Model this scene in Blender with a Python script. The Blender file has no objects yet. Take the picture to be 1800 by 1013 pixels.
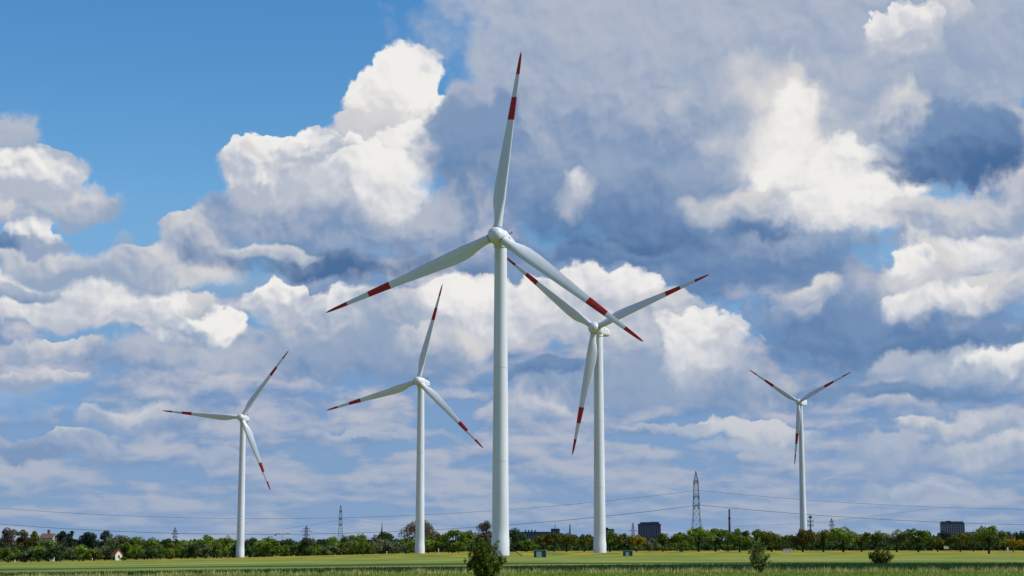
import bpy, bmesh, math, random
import numpy as np
from mathutils import Vector, Matrix

sc = bpy.context.scene
COL = sc.collection
rad = math.radians

# ---------------------------------------------------------------- camera
EYE = 2.0
PITCH = math.atan((960 - 506.5) / 3150.0)
cam_d = bpy.data.cameras.new('camera')
cam_d.lens = 63.0
cam_d.sensor_width = 36.0
cam_d.clip_start = 0.5
cam_d.clip_end = 30000
cam = bpy.data.objects.new('camera', cam_d)
COL.objects.link(cam)
cam.location = (0, 0, EYE)
cam.rotation_euler = (math.pi / 2 + PITCH, 0, 0)
sc.camera = cam

# ---------------------------------------------------------------- exposure
sc.view_settings.view_transform = 'Standard'
sc.view_settings.look = 'None'
sc.view_settings.exposure = 0.0
sc.view_settings.gamma = 1.0
sc.view_settings.use_curve_mapping = False
sc.cycles.use_adaptive_sampling = True
sc.cycles.adaptive_min_samples = 6
sc.cycles.adaptive_threshold = 0.012

# ---------------------------------------------------------------- sun and sky
SUN_EL = 41.0
SUN_AZ = 97.0            # clockwise from the viewing direction (+Y): to the right of the picture
SKY_STRENGTH = 0.1
sun_d = bpy.data.lights.new('sun', 'SUN')
sun_d.energy = 5.0
sun_d.angle = rad(0.53)
sun_d.color = (1.0, 0.965, 0.91)
sun = bpy.data.objects.new('sun', sun_d)
COL.objects.link(sun)
_s = Vector((math.sin(rad(SUN_AZ)) * math.cos(rad(SUN_EL)), math.cos(rad(SUN_AZ)) * math.cos(rad(SUN_EL)), math.sin(rad(SUN_EL))))
sun.rotation_euler = _s.to_track_quat('Z', 'Y').to_euler()

world = bpy.data.worlds.new('World')
sc.world = world
world.use_nodes = True
world.cycles.sampling_method = 'MANUAL'
world.cycles.sample_map_resolution = 256


def lin(r, g, b):
    f = lambda c: (c / 255 / 12.92) if c / 255 <= 0.04045 else ((c / 255 + 0.055) / 1.055) ** 2.4
    return (f(r), f(g), f(b))


def build_sky():
    nt = world.node_tree
    N, L = nt.nodes, nt.links
    N.clear()

    def put(sock, v):
        if v is None:
            return
        if hasattr(v, 'is_linked') or hasattr(v, 'links'):
            L.new(v, sock)
        else:
            sock.default_value = v

    def math_(op, a, b=None, c=None, clamp=False):
        n = N.new('ShaderNodeMath'); n.operation = op; n.use_clamp = clamp
        for i, v in enumerate((a, b, c)):
            put(n.inputs[i], v)
        return n.outputs[0]

    def vec(op, a, b=None, c=None, out=0):
        n = N.new('ShaderNodeVectorMath'); n.operation = op
        for i, v in enumerate((a, b, c)):
            put(n.inputs[i], v)
        return n.outputs[1 if op in ('LENGTH', 'DOT_PRODUCT') else out]

    def scale(a, s):
        n = N.new('ShaderNodeVectorMath'); n.operation = 'SCALE'
        put(n.inputs[0], a); put(n.inputs['Scale'], s)
        return n.outputs[0]

    def comb(x, y, z=0.0):
        n = N.new('ShaderNodeCombineXYZ')
        for i, v in enumerate((x, y, z)):
            put(n.inputs[i], v)
        return n.outputs[0]

    def rng(v, a, b, c=0.0, d=1.0, kind='SMOOTHSTEP'):
        n = N.new('ShaderNodeMapRange'); n.interpolation_type = kind; n.clamp = True
        for i, q in enumerate((v, a, b, c, d)):
            put(n.inputs[i], q)
        return n.outputs[0]

    def mixc(f, a, b):
        n = N.new('ShaderNodeMix'); n.data_type = 'RGBA'; n.clamp_factor = True
        put(n.inputs[0], f)
        for i, v in ((6, a), (7, b)):
            put(n.inputs[i], (*v, 1.0) if isinstance(v, tuple) and len(v) == 3 else v)
        return n.outputs[2]

    def noise(v, s, detail=4.0, rough=0.5, dist=0.0, col=False):
        n = N.new('ShaderNodeTexNoise'); n.noise_dimensions = '2D'
        put(n.inputs['Vector'], v); n.inputs['Scale'].default_value = s
        n.inputs['Detail'].default_value = detail; n.inputs['Roughness'].default_value = rough
        n.inputs['Distortion'].default_value = dist
        return n.outputs['Color' if col else 'Fac']

    def voro(v, s, detail=2.0, rough=0.5, smooth=0.25):
        n = N.new('ShaderNodeTexVoronoi'); n.voronoi_dimensions = '2D'; n.feature = 'SMOOTH_F1'
        n.normalize = True
        put(n.inputs['Vector'], v); n.inputs['Scale'].default_value = s
        n.inputs['Detail'].default_value = detail; n.inputs['Roughness'].default_value = rough
        n.inputs['Lacunarity'].default_value = 2.2
        n.inputs['Smoothness'].default_value = smooth
        return n.outputs['Distance']

    tc = N.new('ShaderNodeTexCoord')
    D = vec('NORMALIZE', tc.outputs['Generated'])
    sx = N.new('ShaderNodeSeparateXYZ'); L.new(D, sx.inputs[0])
    X, Y, Z = sx.outputs
    az = math_('MULTIPLY', math_('ARCTAN2', X, Y), 57.2958)
    el = math_('MULTIPLY', math_('ARCSINE', Z), 57.2958)
    P = comb(az, el)                                     # degrees of azimuth and elevation

    # clear sky
    sky = N.new('ShaderNodeTexSky')
    sky.sky_type = 'NISHITA'; sky.sun_disc = False
    sky.sun_elevation = rad(SUN_EL); sky.sun_rotation = rad(SUN_AZ)
    sky.altitude = 0; sky.air_density = 1.0; sky.dust_density = 0.5; sky.ozone_density = 2.5
    hs = N.new('ShaderNodeHueSaturation'); hs.inputs['Saturation'].default_value = 1.36; hs.inputs['Value'].default_value = SKY_V
    L.new(sky.outputs[0], hs.inputs['Color'])
    c = hs.outputs[0]
    K = 1.0 / SKY_STRENGTH
    C = lambda r, g, b: tuple(q * K for q in lin(r, g, b))

    # warped coordinates and billow relief shared by all clouds
    w1 = vec('SUBTRACT', noise(P, 0.10, 2.0, 0.5, col=True), (0.5, 0.5, 0.5))
    w2 = vec('SUBTRACT', noise(P, 0.42, 7.0, 0.56, col=True), (0.5, 0.5, 0.5))
    Pw = vec('ADD', vec('ADD', P, scale(w1, 0.9)), scale(w2, 1.75))
    Pb = vec('ADD', P, scale(w2, 1.1))

    def billow(Q):
        return math_('SUBTRACT', 1.0, voro(Q, 0.72, 2.0, 0.5, 0.3))     # domes of several sizes, high at dome tops
    B0 = billow(Pb)
    B1 = billow(vec('ADD', Pb, (0.10, 0.20, 0.0)))
    emb = math_('SUBTRACT', B0, B1)                      # >0 on slopes that look away from the light
    fb = noise(Pw, 0.30, 5.0, 0.5)
    fb2 = noise(vec('ADD', Pw, (0.3, 0.6, 0.0)), 0.30, 5.0, 0.5)
    rel = math_('SUBTRACT', fb, fb2)
    fine = noise(Pb, 2.2, 4.0, 0.6)
    big = noise(vec('ADD', Pw, (17.0, 5.0, 0.0)), 0.17, 3.0, 0.5)
    edge = math_('ADD', math_('MULTIPLY', math_('SUBTRACT', B0, 0.62), 1.6),
                 math_('ADD', math_('MULTIPLY', math_('SUBTRACT', fb, 0.5), 1.0), math_('MULTIPLY', math_('SUBTRACT', fine, 0.5), 0.34)))
    vary = rng(noise(vec('ADD', P, (40.0, 9.0, 0.0)), 0.33, 2.0, 0.5), 0.38, 0.66, 0.5, 1.8, 'LINEAR')      # crisp rims here, torn ones there
    lit = math_('ADD', math_('MULTIPLY_ADD', emb, -1.9, math_('MULTIPLY', math_('SUBTRACT', big, 0.5), 1.5)), math_('ADD', math_('MULTIPLY', rel, -2.4),
                math_('ADD', math_('MULTIPLY', math_('SUBTRACT', fb, 0.5), 0.9), math_('MULTIPLY', math_('SUBTRACT', fine, 0.5), 0.10))))

    # ---- broken low cloud that closes up towards the horizon
    e0 = math_('MAXIMUM', el, 0.0)
    PD = comb(math_('MULTIPLY', az, 0.36), math_('MULTIPLY', math_('LOGARITHM', math_('ADD', e0, 2.0), 2.71828), 5.2))
    dw = vec('SUBTRACT', noise(PD, 0.8, 3.0, 0.5, col=True), (0.5, 0.5, 0.5))
    PDw = vec('ADD', vec('ADD', PD, scale(dw, 0.42)), vec('MULTIPLY', w2, (0.26, 0.26, 0.0)))
    d1 = math_('MULTIPLY_ADD', math_('SUBTRACT', B0, 0.62), 0.16, noise(PDw, 0.75, 5.0, 0.52))
    d2 = noise(vec('ADD', PDw, (0.06, 0.26, 0.0)), 0.75, 5.0, 0.52)
    haze = rng(el, 12.0, 4.5, 0.0, 0.92, 'SMOOTHSTEP')
    c = mixc(haze, c, C(112, 149, 197))
    cover = rng(el, 22.0, 7.0, 0.0, 1.0, 'LINEAR')
    thr = math_('MULTIPLY_ADD', cover, -0.24, 0.60)
    gap = vec('LENGTH', vec('MULTIPLY_ADD', Pw, (1 / 9.5, 1 / 6.0, 0.0), (10.5 / 9.5, -14.2 / 6.0, 0.0)))   # the clear patch of sky
    thr = math_('ADD', thr, rng(gap, 1.25, 0.75, 0.0, 0.32))
    dm = rng(d1, thr, math_('ADD', thr, 0.12))
    dl = rng(math_('MULTIPLY_ADD', math_('SUBTRACT', d1, d2), 2.0, math_('MULTIPLY', math_('SUBTRACT', d1, 0.5), 1.5)), -0.42, 0.56)
    low = rng(el, 7.0, 1.0, 0.0, 1.0, 'LINEAR')
    deckc = mixc(dl, mixc(low, C(96, 136, 186), C(118, 150, 192)), mixc(low, C(204, 202, 207), C(180, 184, 197)))
    c = mixc(math_('MULTIPLY', dm, rng(el, 30.0, 19.0, 0.0, 0.95)), c, deckc)

    # ---- the same broken cloud goes on over the rest of the sky, on a level plane overhead
    zz = math_('ADD', math_('MAXIMUM', Z, 0.0), 0.16)
    PL = comb(math_('DIVIDE', X, zz), math_('DIVIDE', Y, zz))
    PLw = vec('ADD', PL, scale(vec('SUBTRACT', noise(PL, 2.2, 3.0, 0.5, col=True), (0.5, 0.5, 0.5)), 0.35))
    o1 = noise(PLw, 1.25, 5.0, 0.52)
    o2 = noise(vec('ADD', PLw, (0.12, 0.02, 0.0)), 1.25, 5.0, 0.52)
    away = rng(math_('MAXIMUM', math_('SUBTRACT', math_('ABSOLUTE', az), 17.0), math_('SUBTRACT', el, 18.0)), 0.0, 5.0)
    om = math_('MULTIPLY', rng(o1, 0.47, 0.56), away)
    ol = rng(math_('MULTIPLY_ADD', math_('SUBTRACT', o1, o2), 2.4, math_('MULTIPLY', math_('SUBTRACT', 0.56, o1), 2.2)), -0.25, 0.35)
    c = mixc(om, c, mixc(ol, C(96, 130, 178), C(206, 208, 218)))

    # ---- the big cumulus, one soft ellipse each (azimuth, elevation in degrees), far ones first
    def ray(px, py):
        f = 3150.0
        a, b = (px - 900) / f, (506.5 - py) / f
        d = Vector((a, math.cos(PITCH) - b * math.sin(PITCH), math.sin(PITCH) + b * math.cos(PITCH))).normalized()
        return math.degrees(math.atan2(d.x, d.y)), math.degrees(math.asin(d.z))

    # one cloud as a node group: an ellipse, flatter below than above, its rim broken up, lit from above
    gt = bpy.data.node_groups.new('cloud', 'ShaderNodeTree')
    for nm, ty in (('Color', 'NodeSocketColor'), ('P', 'NodeSocketVector'), ('Edge', 'NodeSocketFloat'), ('Lit', 'NodeSocketFloat'), ('Vary', 'NodeSocketFloat'),
                   ('Scale', 'NodeSocketVector'), ('Offset', 'NodeSocketVector'), ('Top', 'NodeSocketColor'), ('Bottom', 'NodeSocketColor'),
                   ('Amp', 'NodeSocketFloat'), ('SoftTop', 'NodeSocketFloat'), ('SoftBottom', 'NodeSocketFloat'), ('Opacity', 'NodeSocketFloat'),
                   ('Bias', 'NodeSocketFloat'), ('Relief', 'NodeSocketFloat'), ('Gradient', 'NodeSocketFloat'), ('Flat', 'NodeSocketFloat')):
        gt.interface.new_socket(nm, in_out='INPUT', socket_type=ty)
    gt.interface.new_socket('Color', in_out='OUTPUT', socket_type='NodeSocketColor')
    mainN, mainL = N, L
    N, L = gt.nodes, gt.links
    gi = N.new('NodeGroupInput').outputs
    go = N.new('NodeGroupOutput')
    Pi = vec('MULTIPLY_ADD', gi['Color'], (1e-9, 1e-9, 1e-9), gi['P'])     # one after the other, so that the shader needs little memory
    q = vec('MULTIPLY_ADD', Pi, gi['Scale'], gi['Offset'])
    s = N.new('ShaderNodeSeparateXYZ'); L.new(q, s.inputs[0])
    yl = s.outputs[1]
    ln = vec('LENGTH', comb(s.outputs[0], math_('MINIMUM', yl, math_('MULTIPLY', yl, gi['Flat']))))
    h = math_('MULTIPLY_ADD', gi['Edge'], gi['Amp'], math_('SUBTRACT', 1.0, ln))
    m = rng(h, 0.0, rng(yl, -0.7, 0.5, gi['SoftBottom'], math_('MULTIPLY', gi['SoftTop'], gi['Vary']), 'LINEAR'), 0.0, gi['Opacity'])
    t = rng(math_('MULTIPLY_ADD', gi['Lit'], gi['Relief'], math_('MULTIPLY_ADD', yl, gi['Gradient'], gi['Bias'])), 0.0, 1.0)
    L.new(mixc(m, gi['Color'], mixc(t, gi['Bottom'], gi['Top'])), go.inputs[0])
    N, L = mainN, mainL

    for args in CLOUDS:
        px, py, rx, ry = args[:4]
        o = dict(amp=0.45, st=0.16, sb=0.6, op=1.0, bias=0.47, k=0.68, g=0.6, flat=1.5)
        o.update(args[6] if len(args) > 6 else {})
        a, e = ray(px, py)
        rx, ry = rx / 55.0, ry / 55.0
        n = N.new('ShaderNodeGroup'); n.node_tree = gt
        I = n.inputs
        for nm, v in (('Color', c), ('P', Pw), ('Edge', edge), ('Lit', lit), ('Vary', vary)):
            L.new(v, I[nm])
        I['Scale'].default_value = (1 / rx, 1 / ry, 0.0); I['Offset'].default_value = (-a / rx, -e / ry, 0.0)
        I['Top'].default_value = (*(v * K for v in PAL[args[4]]), 1); I['Bottom'].default_value = (*(v * K for v in PAL[args[5]]), 1)
        for nm, k_ in (('Amp', 'amp'), ('SoftTop', 'st'), ('SoftBottom', 'sb'), ('Opacity', 'op'), ('Bias', 'bias'), ('Relief', 'k'), ('Gradient', 'g'), ('Flat', 'flat')):
            I[nm].default_value = o[k_]
        c = n.outputs[0]

    c = mixc(rng(el, 6.5, -0.5, 0.0, 0.52, 'LINEAR'), c, C(140, 166, 198))       # air thickening towards the horizon
    bg = N.new('ShaderNodeBackground'); bg.inputs['Strength'].default_value = SKY_STRENGTH
    L.new(c, bg.inputs['Color'])
    out = N.new('ShaderNodeOutputWorld'); L.new(bg.outputs[0], out.inputs['Surface'])


SKY_V = 1.34
PAL = {'W': lin(240, 238, 235), 'P': lin(212, 211, 213), 'L': lin(178, 186, 202), 'G': lin(148, 166, 193),
       'M': lin(117, 145, 183), 'D': lin(92, 126, 170), 'E': lin(75, 109, 154), 'B': lin(112, 162, 212)}
Z1 = dict(st=.09, sb=.5, bias=.36, k=1.2)            # crisp heaped tops
Z2 = dict(st=.25, sb=.7)            # softer
Z3 = dict(st=.55, sb=.9, amp=.6)    # veil
CLOUDS = [
    # clear gap and low banks near the horizon
    (50, 712, 190, 55, 'B', 'B', dict(st=.5, sb=1.2, op=.7, amp=.7)),
    (1600, 862, 130, 26, 'P', 'G', Z3), (1340, 790, 120, 22, 'L', 'G', Z3), (430, 800, 120, 18, 'L', 'G', Z3), (700, 770, 130, 16, 'L', 'G', Z3),
    (1550, 810, 70, 45, 'L', 'G', Z2), (1750, 800, 120, 55, 'P', 'G', Z2), (1690, 752, 140, 30, 'P', 'G', Z2), (1350, 758, 120, 26, 'P', 'G', Z2),
    (1330, 700, 70, 22, 'L', 'M', Z3), (1150, 762, 150, 18, 'L', 'M', Z3), (940, 715, 70, 42, 'P', 'G', Z2), (1010, 692, 60, 28, 'P', 'G', Z2),
    (90, 790, 130, 28, 'L', 'M', Z2), (120, 770, 45, 22, 'P', 'G', Z2), (220, 738, 85, 34, 'P', 'G', Z2), (330, 745, 90, 26, 'L', 'M', Z3),
    (100, 622, 130, 26, 'P', 'G', Z2), (60, 668, 120, 24, 'P', 'G', Z2), (560, 655, 130, 22, 'P', 'M', Z2), (830, 690, 120, 20, 'L', 'D', Z3),
    # blue grey bodies of the middle distance
    (1330, 480, 280, 75, 'M', 'D', dict(st=.5, sb=.8, k=.6)), (1000, 480, 260, 60, 'G', 'M', dict(st=.5, sb=.8, k=.6)), (560, 520, 250, 50, 'G', 'M', dict(st=.5, sb=.8, k=.6)),
    (1130, 680, 300, 75, 'G', 'M', dict(st=.5, sb=.8)), (600, 640, 330, 55, 'G', 'M', dict(st=.5, sb=.8)), (1530, 590, 260, 110, 'M', 'D', dict(st=.6, sb=.7, k=.6)),
    (280, 640, 120, 45, 'L', 'M', Z3), (350, 585, 80, 50, 'W', 'G', Z1), (410, 640, 110, 40, 'L', 'M', Z3), (345, 540, 55, 28, 'P', 'G', Z2),
    (560, 575, 130, 55, 'P', 'G', Z2), (490, 545, 75, 48, 'W', 'L', Z1), (640, 555, 90, 48, 'W', 'G', Z2), (730, 560, 110, 60, 'P', 'G', Z2),
    (800, 610, 120, 42, 'P', 'G', Z2), (840, 555, 110, 65, 'W', 'L', dict(st=.2, sb=.7)), (960, 560, 110, 80, 'W', 'L', dict(st=.2, sb=.7)),
    (1080, 595, 100, 60, 'P', 'G', Z2), (1060, 515, 150, 52, 'W', 'L', dict(st=.16, sb=.7)), (1180, 560, 110, 70, 'P', 'G', Z2),
    (1235, 600, 75, 70, 'W', 'L', dict(st=.2, sb=.6, amp=1.0, flat=1.0)),
    (950, 655, 130, 24, 'M', 'D', Z3), (1420, 515, 62, 48, 'P', 'G', dict(st=.35, sb=.8, amp=.9)), (1385, 555, 70, 24, 'L', 'M', Z3),
    (1650, 645, 110, 36, 'L', 'G', Z2), (1750, 652, 110, 40, 'W', 'G', Z2), (1600, 692, 230, 26, 'M', 'D', Z3), (1700, 600, 170, 24, 'M', 'D', Z3),
    (1690, 500, 190, 110, 'L', 'M', dict(st=.4, sb=.6)), (1740, 535, 140, 48, 'P', 'G', Z2), (1650, 540, 90, 48, 'W', 'L', Z2), (1620, 490, 95, 58, 'P', 'L', Z2), (1590, 470, 50, 42, 'W', 'L', Z2),
    (1770, 450, 110, 70, 'W', 'L', Z2), (1612, 420, 26, 30, 'W', 'P', dict(st=.3, sb=.5)),
    # left bank
    (140, 548, 210, 66, 'W', 'L', dict(st=.13, sb=.4)), (120, 480, 125, 42, 'P', 'G', Z2), (20, 520, 90, 24, 'L', 'M', Z2), (75, 432, 52, 34, 'W', 'G', Z1),
    (15, 440, 45, 20, 'M', 'D', Z3), (20, 390, 80, 40, 'P', 'G', Z2), (130, 372, 105, 44, 'P', 'G', Z2), (50, 320, 95, 70, 'W', 'L', Z1), (25, 240, 75, 42, 'L', 'G', Z2),
    (215, 432, 30, 18, 'L', 'G', dict(st=.8, sb=1., op=.5)),
    # big cumulus left of centre
    (290, 485, 140, 55, 'P', 'G', Z2), (350, 440, 65, 62, 'P', 'G', Z2), (560, 400, 240, 90, 'L', 'M', dict(st=.3, sb=.7)),
    (655, 190, 70, 80, 'W', 'P', Z1), (705, 165, 72, 90, 'W', 'P', Z1), (745, 205, 55, 62, 'W', 'P', Z1), (650, 255, 95, 65, 'P', 'L', dict(st=.12, sb=.5)), (730, 275, 60, 75, 'W', 'P', Z2),
    (440, 325, 66, 80, 'W', 'L', Z1), (485, 280, 80, 42, 'W', 'P', Z1), (560, 315, 130, 85, 'W', 'L', Z1), (640, 345, 130, 78, 'W', 'L', dict(st=.2, sb=.9)),
    (780, 400, 85, 66, 'L', 'M', Z2), (600, 462, 280, 60, 'G', 'E', dict(st=.8, sb=.3, k=.5, amp=.3, bias=.40)), (480, 452, 100, 25, 'P', 'G', Z2),
    # the great grey cloud over the middle
    (1330, 452, 260, 46, 'M', 'D', dict(st=.4, sb=.8, k=.5)), (1080, 448, 240, 36, 'M', 'D', dict(st=.4, sb=.8, k=.5)),
    (1130, 220, 385, 240, 'L', 'M', dict(st=.22, sb=.3, g=.5, k=.55, flat=1.1, amp=.35)), (1500, 190, 280, 270, 'L', 'G', dict(st=.4, sb=.5, g=.3, k=.6, flat=1.1)),
    (1120, 60, 420, 200, 'L', 'G', dict(st=.25, sb=.7, g=.25, k=.6, bias=.6)), (830, 280, 110, 120, 'M', 'D', dict(st=.5, sb=.9, k=.5, op=.85, bias=.5)),
    (1130, 350, 420, 120, 'G', 'D', dict(st=.9, sb=.25, g=.9, k=.4, bias=.50, amp=.3)), (1150, 405, 360, 60, 'M', 'E', dict(st=.9, sb=.35, k=.4, amp=.3, op=.9)), (1500, 90, 280, 170, 'L', 'G', dict(st=.3, sb=.6, g=.25, k=.7, bias=.6)),
    (1340, 165, 110, 90, 'P', 'L', dict(st=.8, sb=1., amp=.8, bias=.6)), (1390, 250, 130, 125, 'P', 'L', dict(st=.7, sb=1., amp=.7, bias=.6)), (1380, 250, 85, 95, 'W', 'P', dict(st=.7, sb=1., amp=.8)),
    (1460, 335, 160, 95, 'W', 'L', dict(st=.35, sb=.8, amp=.6, bias=.58)), (1310, 368, 130, 44, 'P', 'G', dict(st=.5, sb=.8)), (1510, 380, 125, 72, 'W', 'L', dict(st=.25, sb=.6)),
    (1420, 432, 200, 26, 'G', 'D', dict(st=.8, sb=.5)),
    (1000, 343, 50, 50, 'W', 'L', dict(st=.7, sb=.9, amp=1.0, flat=1.)), (1180, 190, 34, 38, 'P', 'L', dict(st=.8, sb=1., op=.85, amp=.9)), (1245, 245, 60, 26, 'P', 'L', dict(st=.8, sb=1., op=.75, amp=.9)),
    (1740, 105, 170, 145, 'L', 'G', dict(st=.35, sb=.5, g=.3, k=.65)), (1585, 230, 55, 75, 'P', 'G', Z3), (1645, 35, 90, 42, 'P', 'L', Z2), (1600, 72, 78, 62, 'W', 'L', dict(st=.12, sb=.8, amp=.55)),
    (1700, 275, 190, 95, 'M', 'E', dict(st=.7, sb=.25, k=.5, bias=.45)), (1710, 395, 180, 50, 'P', 'G', Z2),
]
build_sky()

# ================================================================ helpers
F_PX = 3150.0
rs = np.random.RandomState


def at(px, py, Y):
    """world point at distance Y (along +Y) seen in the photograph's pixel px, py"""
    a, b = (px - 900) / F_PX, (506.5 - py) / F_PX
    d = (a, math.cos(PITCH) - b * math.sin(PITCH), math.sin(PITCH) + b * math.cos(PITCH))
    return Vector((d[0] / d[1] * Y, Y, EYE + d[2] / d[1] * Y))


def ground_z(x, y):
    """level on the right, falling gently away to the left"""
    s = np.clip(0.009 + 0.0000215 * np.maximum(y, 0), 0.009, 0.029)
    left = 0.5 * (np.sqrt(np.square(x) + 400.0) - x)
    left = 420 * np.tanh(left / 420)
    return -s * left * np.clip((np.asarray(y, float) + 200) / 260, 0.2, 1) + 0.04 * np.sin(x * 0.11) * np.sin(y * 0.07)


def gz(x, y):
    return float(ground_z(np.float64(x), np.float64(y)))


def tag(o, label=None, cat=None, group=None, kind=None):
    for k, v in (('label', label), ('category', cat), ('group', group), ('kind', kind)):
        if v:
            o[k] = v
    return o


def mesh_data(name, verts, faces, smooth=False):
    me = bpy.data.meshes.new(name)
    verts = np.asarray(verts, dtype=np.float32)
    if isinstance(faces, np.ndarray):
        n, k = faces.shape
        me.vertices.add(len(verts)); me.vertices.foreach_set('co', verts.ravel())
        me.loops.add(n * k); me.loops.foreach_set('vertex_index', faces.astype(np.int32).ravel())
        me.polygons.add(n)
        me.polygons.foreach_set('loop_start', np.arange(0, n * k, k, dtype=np.int32))
        me.polygons.foreach_set('loop_total', np.full(n, k, dtype=np.int32))
        me.update(calc_edges=True)
    else:
        me.from_pydata([tuple(v) for v in verts], [], faces)
        me.update()
    if smooth:
        me.polygons.foreach_set('use_smooth', np.ones(len(me.polygons), dtype=bool))
    return me


def link(name, me, mat=None, parent=None, loc=None):
    o = bpy.data.objects.new(name, me)
    COL.objects.link(o)
    if mat is not None and not me.materials:
        me.materials.append(mat)
    if parent is not None:
        o.parent = parent
    if loc is not None:
        o.location = loc
    return o


def empty(name, loc, rz=0.0):
    o = bpy.data.objects.new(name, None)
    COL.objects.link(o)
    o.location = loc
    o.rotation_euler = (0, 0, rz)
    o.empty_display_size = 0.5
    return o


class MB:
    """collects shapes and links them as one mesh"""
    def __init__(self):
        self.v, self.f = [], []

    def add(self, v, f):
        b = len(self.v)
        self.v += [tuple(q) for q in v]
        self.f += [tuple(i + b for i in q) for q in f]
        return self

    def box(self, x0, x1, y0, y1, z0, z1):
        v = [(x, y, z) for z in (z0, z1) for y in (y0, y1) for x in (x0, x1)]
        return self.add(v, [(0, 2, 3, 1), (4, 5, 7, 6), (0, 1, 5, 4), (2, 6, 7, 3), (0, 4, 6, 2), (1, 3, 7, 5)])

    def bar(self, a, b, t, t2=None, n=4):
        a, b = Vector(a), Vector(b)
        t2 = t if t2 is None else t2
        d = (b - a).normalized()
        u = d.cross(Vector((0, 0, 1)) if abs(d.z) < 0.95 else Vector((1, 0, 0))).normalized()
        w = d.cross(u)
        v = []
        for p, r in ((a, t), (b, t2)):
            for i in range(n):
                q = 2 * math.pi * (i + 0.5) / n
                v.append(p + (u * math.cos(q) + w * math.sin(q)) * r)
        f = [(i, (i + 1) % n, n + (i + 1) % n, n + i) for i in range(n)]
        f += [tuple(range(n - 1, -1, -1)), tuple(range(n, 2 * n))]
        return self.add(v, f)

    def tube(self, pts, r, n=6):
        pts = [Vector(p) for p in pts]
        rr = r if isinstance(r, (list, tuple)) else [r] * len(pts)
        v = []
        for i, p in enumerate(pts):
            d = (pts[min(i + 1, len(pts) - 1)] - pts[max(i - 1, 0)]).normalized()
            u = d.cross(Vector((0, 1, 0)) if abs(d.y) < 0.9 else Vector((1, 0, 0))).normalized()
            w = d.cross(u)
            for k in range(n):
                q = 2 * math.pi * k / n
                v.append(p + (u * math.cos(q) + w * math.sin(q)) * rr[i])
        f = []
        for i in range(len(pts) - 1):
            for k in range(n):
                f.append((i * n + k, i * n + (k + 1) % n, (i + 1) * n + (k + 1) % n, (i + 1) * n + k))
        f += [tuple(range(n - 1, -1, -1)), tuple(range((len(pts) - 1) * n, len(pts) * n))]
        return self.add(v, f)

    def lathe(self, prof, n=32, axis='Z'):
        """prof: list of (radius, along)"""
        v = []
        for r, h in prof:
            for k in range(n):
                q = 2 * math.pi * k / n
                x, y = r * math.cos(q), r * math.sin(q)
                v.append((x, y, h) if axis == 'Z' else (x, -h, y))      # axis Y: "along" points to -Y
        f = []
        for i in range(len(prof) - 1):
            for k in range(n):
                f.append((i * n + k, i * n + (k + 1) % n, (i + 1) * n + (k + 1) % n, (i + 1) * n + k))
        f += [tuple(range(n - 1, -1, -1)), tuple(range((len(prof) - 1) * n, len(prof) * n))]
        return self.add(v, f)

    def data(self, name, smooth=False):
        me = mesh_data(name, self.v, self.f, smooth)
        return me

    def build(self, name, mat, parent=None, smooth=False, loc=None):
        return link(name, self.data(name, smooth), mat, parent, loc)


def shade_auto(me, deg=35):
    bm = bmesh.new(); bm.from_mesh(me)
    bmesh.ops.recalc_face_normals(bm, faces=bm.faces)
    for e in bm.edges:
        if len(e.link_faces) == 2:
            e.smooth = e.calc_face_angle(0) < rad(deg)
    for f in bm.faces:
        f.smooth = True
    bm.to_mesh(me); bm.free()
    return me


# ================================================================ materials
MATS = {}


def mat(name, col, rough=0.8, col2=None, scale=4.0, metal=0.0, spec=0.3, bump=0.0, detail=4.0, stretch=None, dirt=None):
    if name in MATS:
        return MATS[name]
    m = bpy.data.materials.new(name); m.use_nodes = True
    nt = m.node_tree; N, L = nt.nodes, nt.links
    b = N['Principled BSDF']
    b.inputs['Base Color'].default_value = (*col, 1)
    b.inputs['Roughness'].default_value = rough
    b.inputs['Metallic'].default_value = metal
    b.inputs['Specular IOR Level'].default_value = spec
    if col2 or bump:
        g = N.new('ShaderNodeTexCoord')
        v = g.outputs['Object']
        if stretch:
            mp = N.new('ShaderNodeMapping'); mp.inputs['Scale'].default_value = stretch
            L.new(v, mp.inputs['Vector']); v = mp.outputs[0]
        n = N.new('ShaderNodeTexNoise'); n.inputs['Scale'].default_value = scale; n.inputs['Detail'].default_value = detail
        L.new(v, n.inputs['Vector'])
        if col2:
            r = N.new('ShaderNodeMapRange'); r.inputs[1].default_value = 0.35; r.inputs[2].default_value = 0.65
            L.new(n.outputs['Fac'], r.inputs[0])
            x = N.new('ShaderNodeMix'); x.data_type = 'RGBA'
            x.inputs[6].default_value = (*col, 1); x.inputs[7].default_value = (*col2, 1)
            L.new(r.outputs[0], x.inputs[0]); L.new(x.outputs[2], b.inputs['Base Color'])
        if bump:
            q = N.new('ShaderNodeBump'); q.inputs['Strength'].default_value = bump; q.inputs['Distance'].default_value = 0.05
            L.new(n.outputs['Fac'], q.inputs['Height']); L.new(q.outputs[0], b.inputs['Normal'])
    MATS[name] = m
    return m


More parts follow.
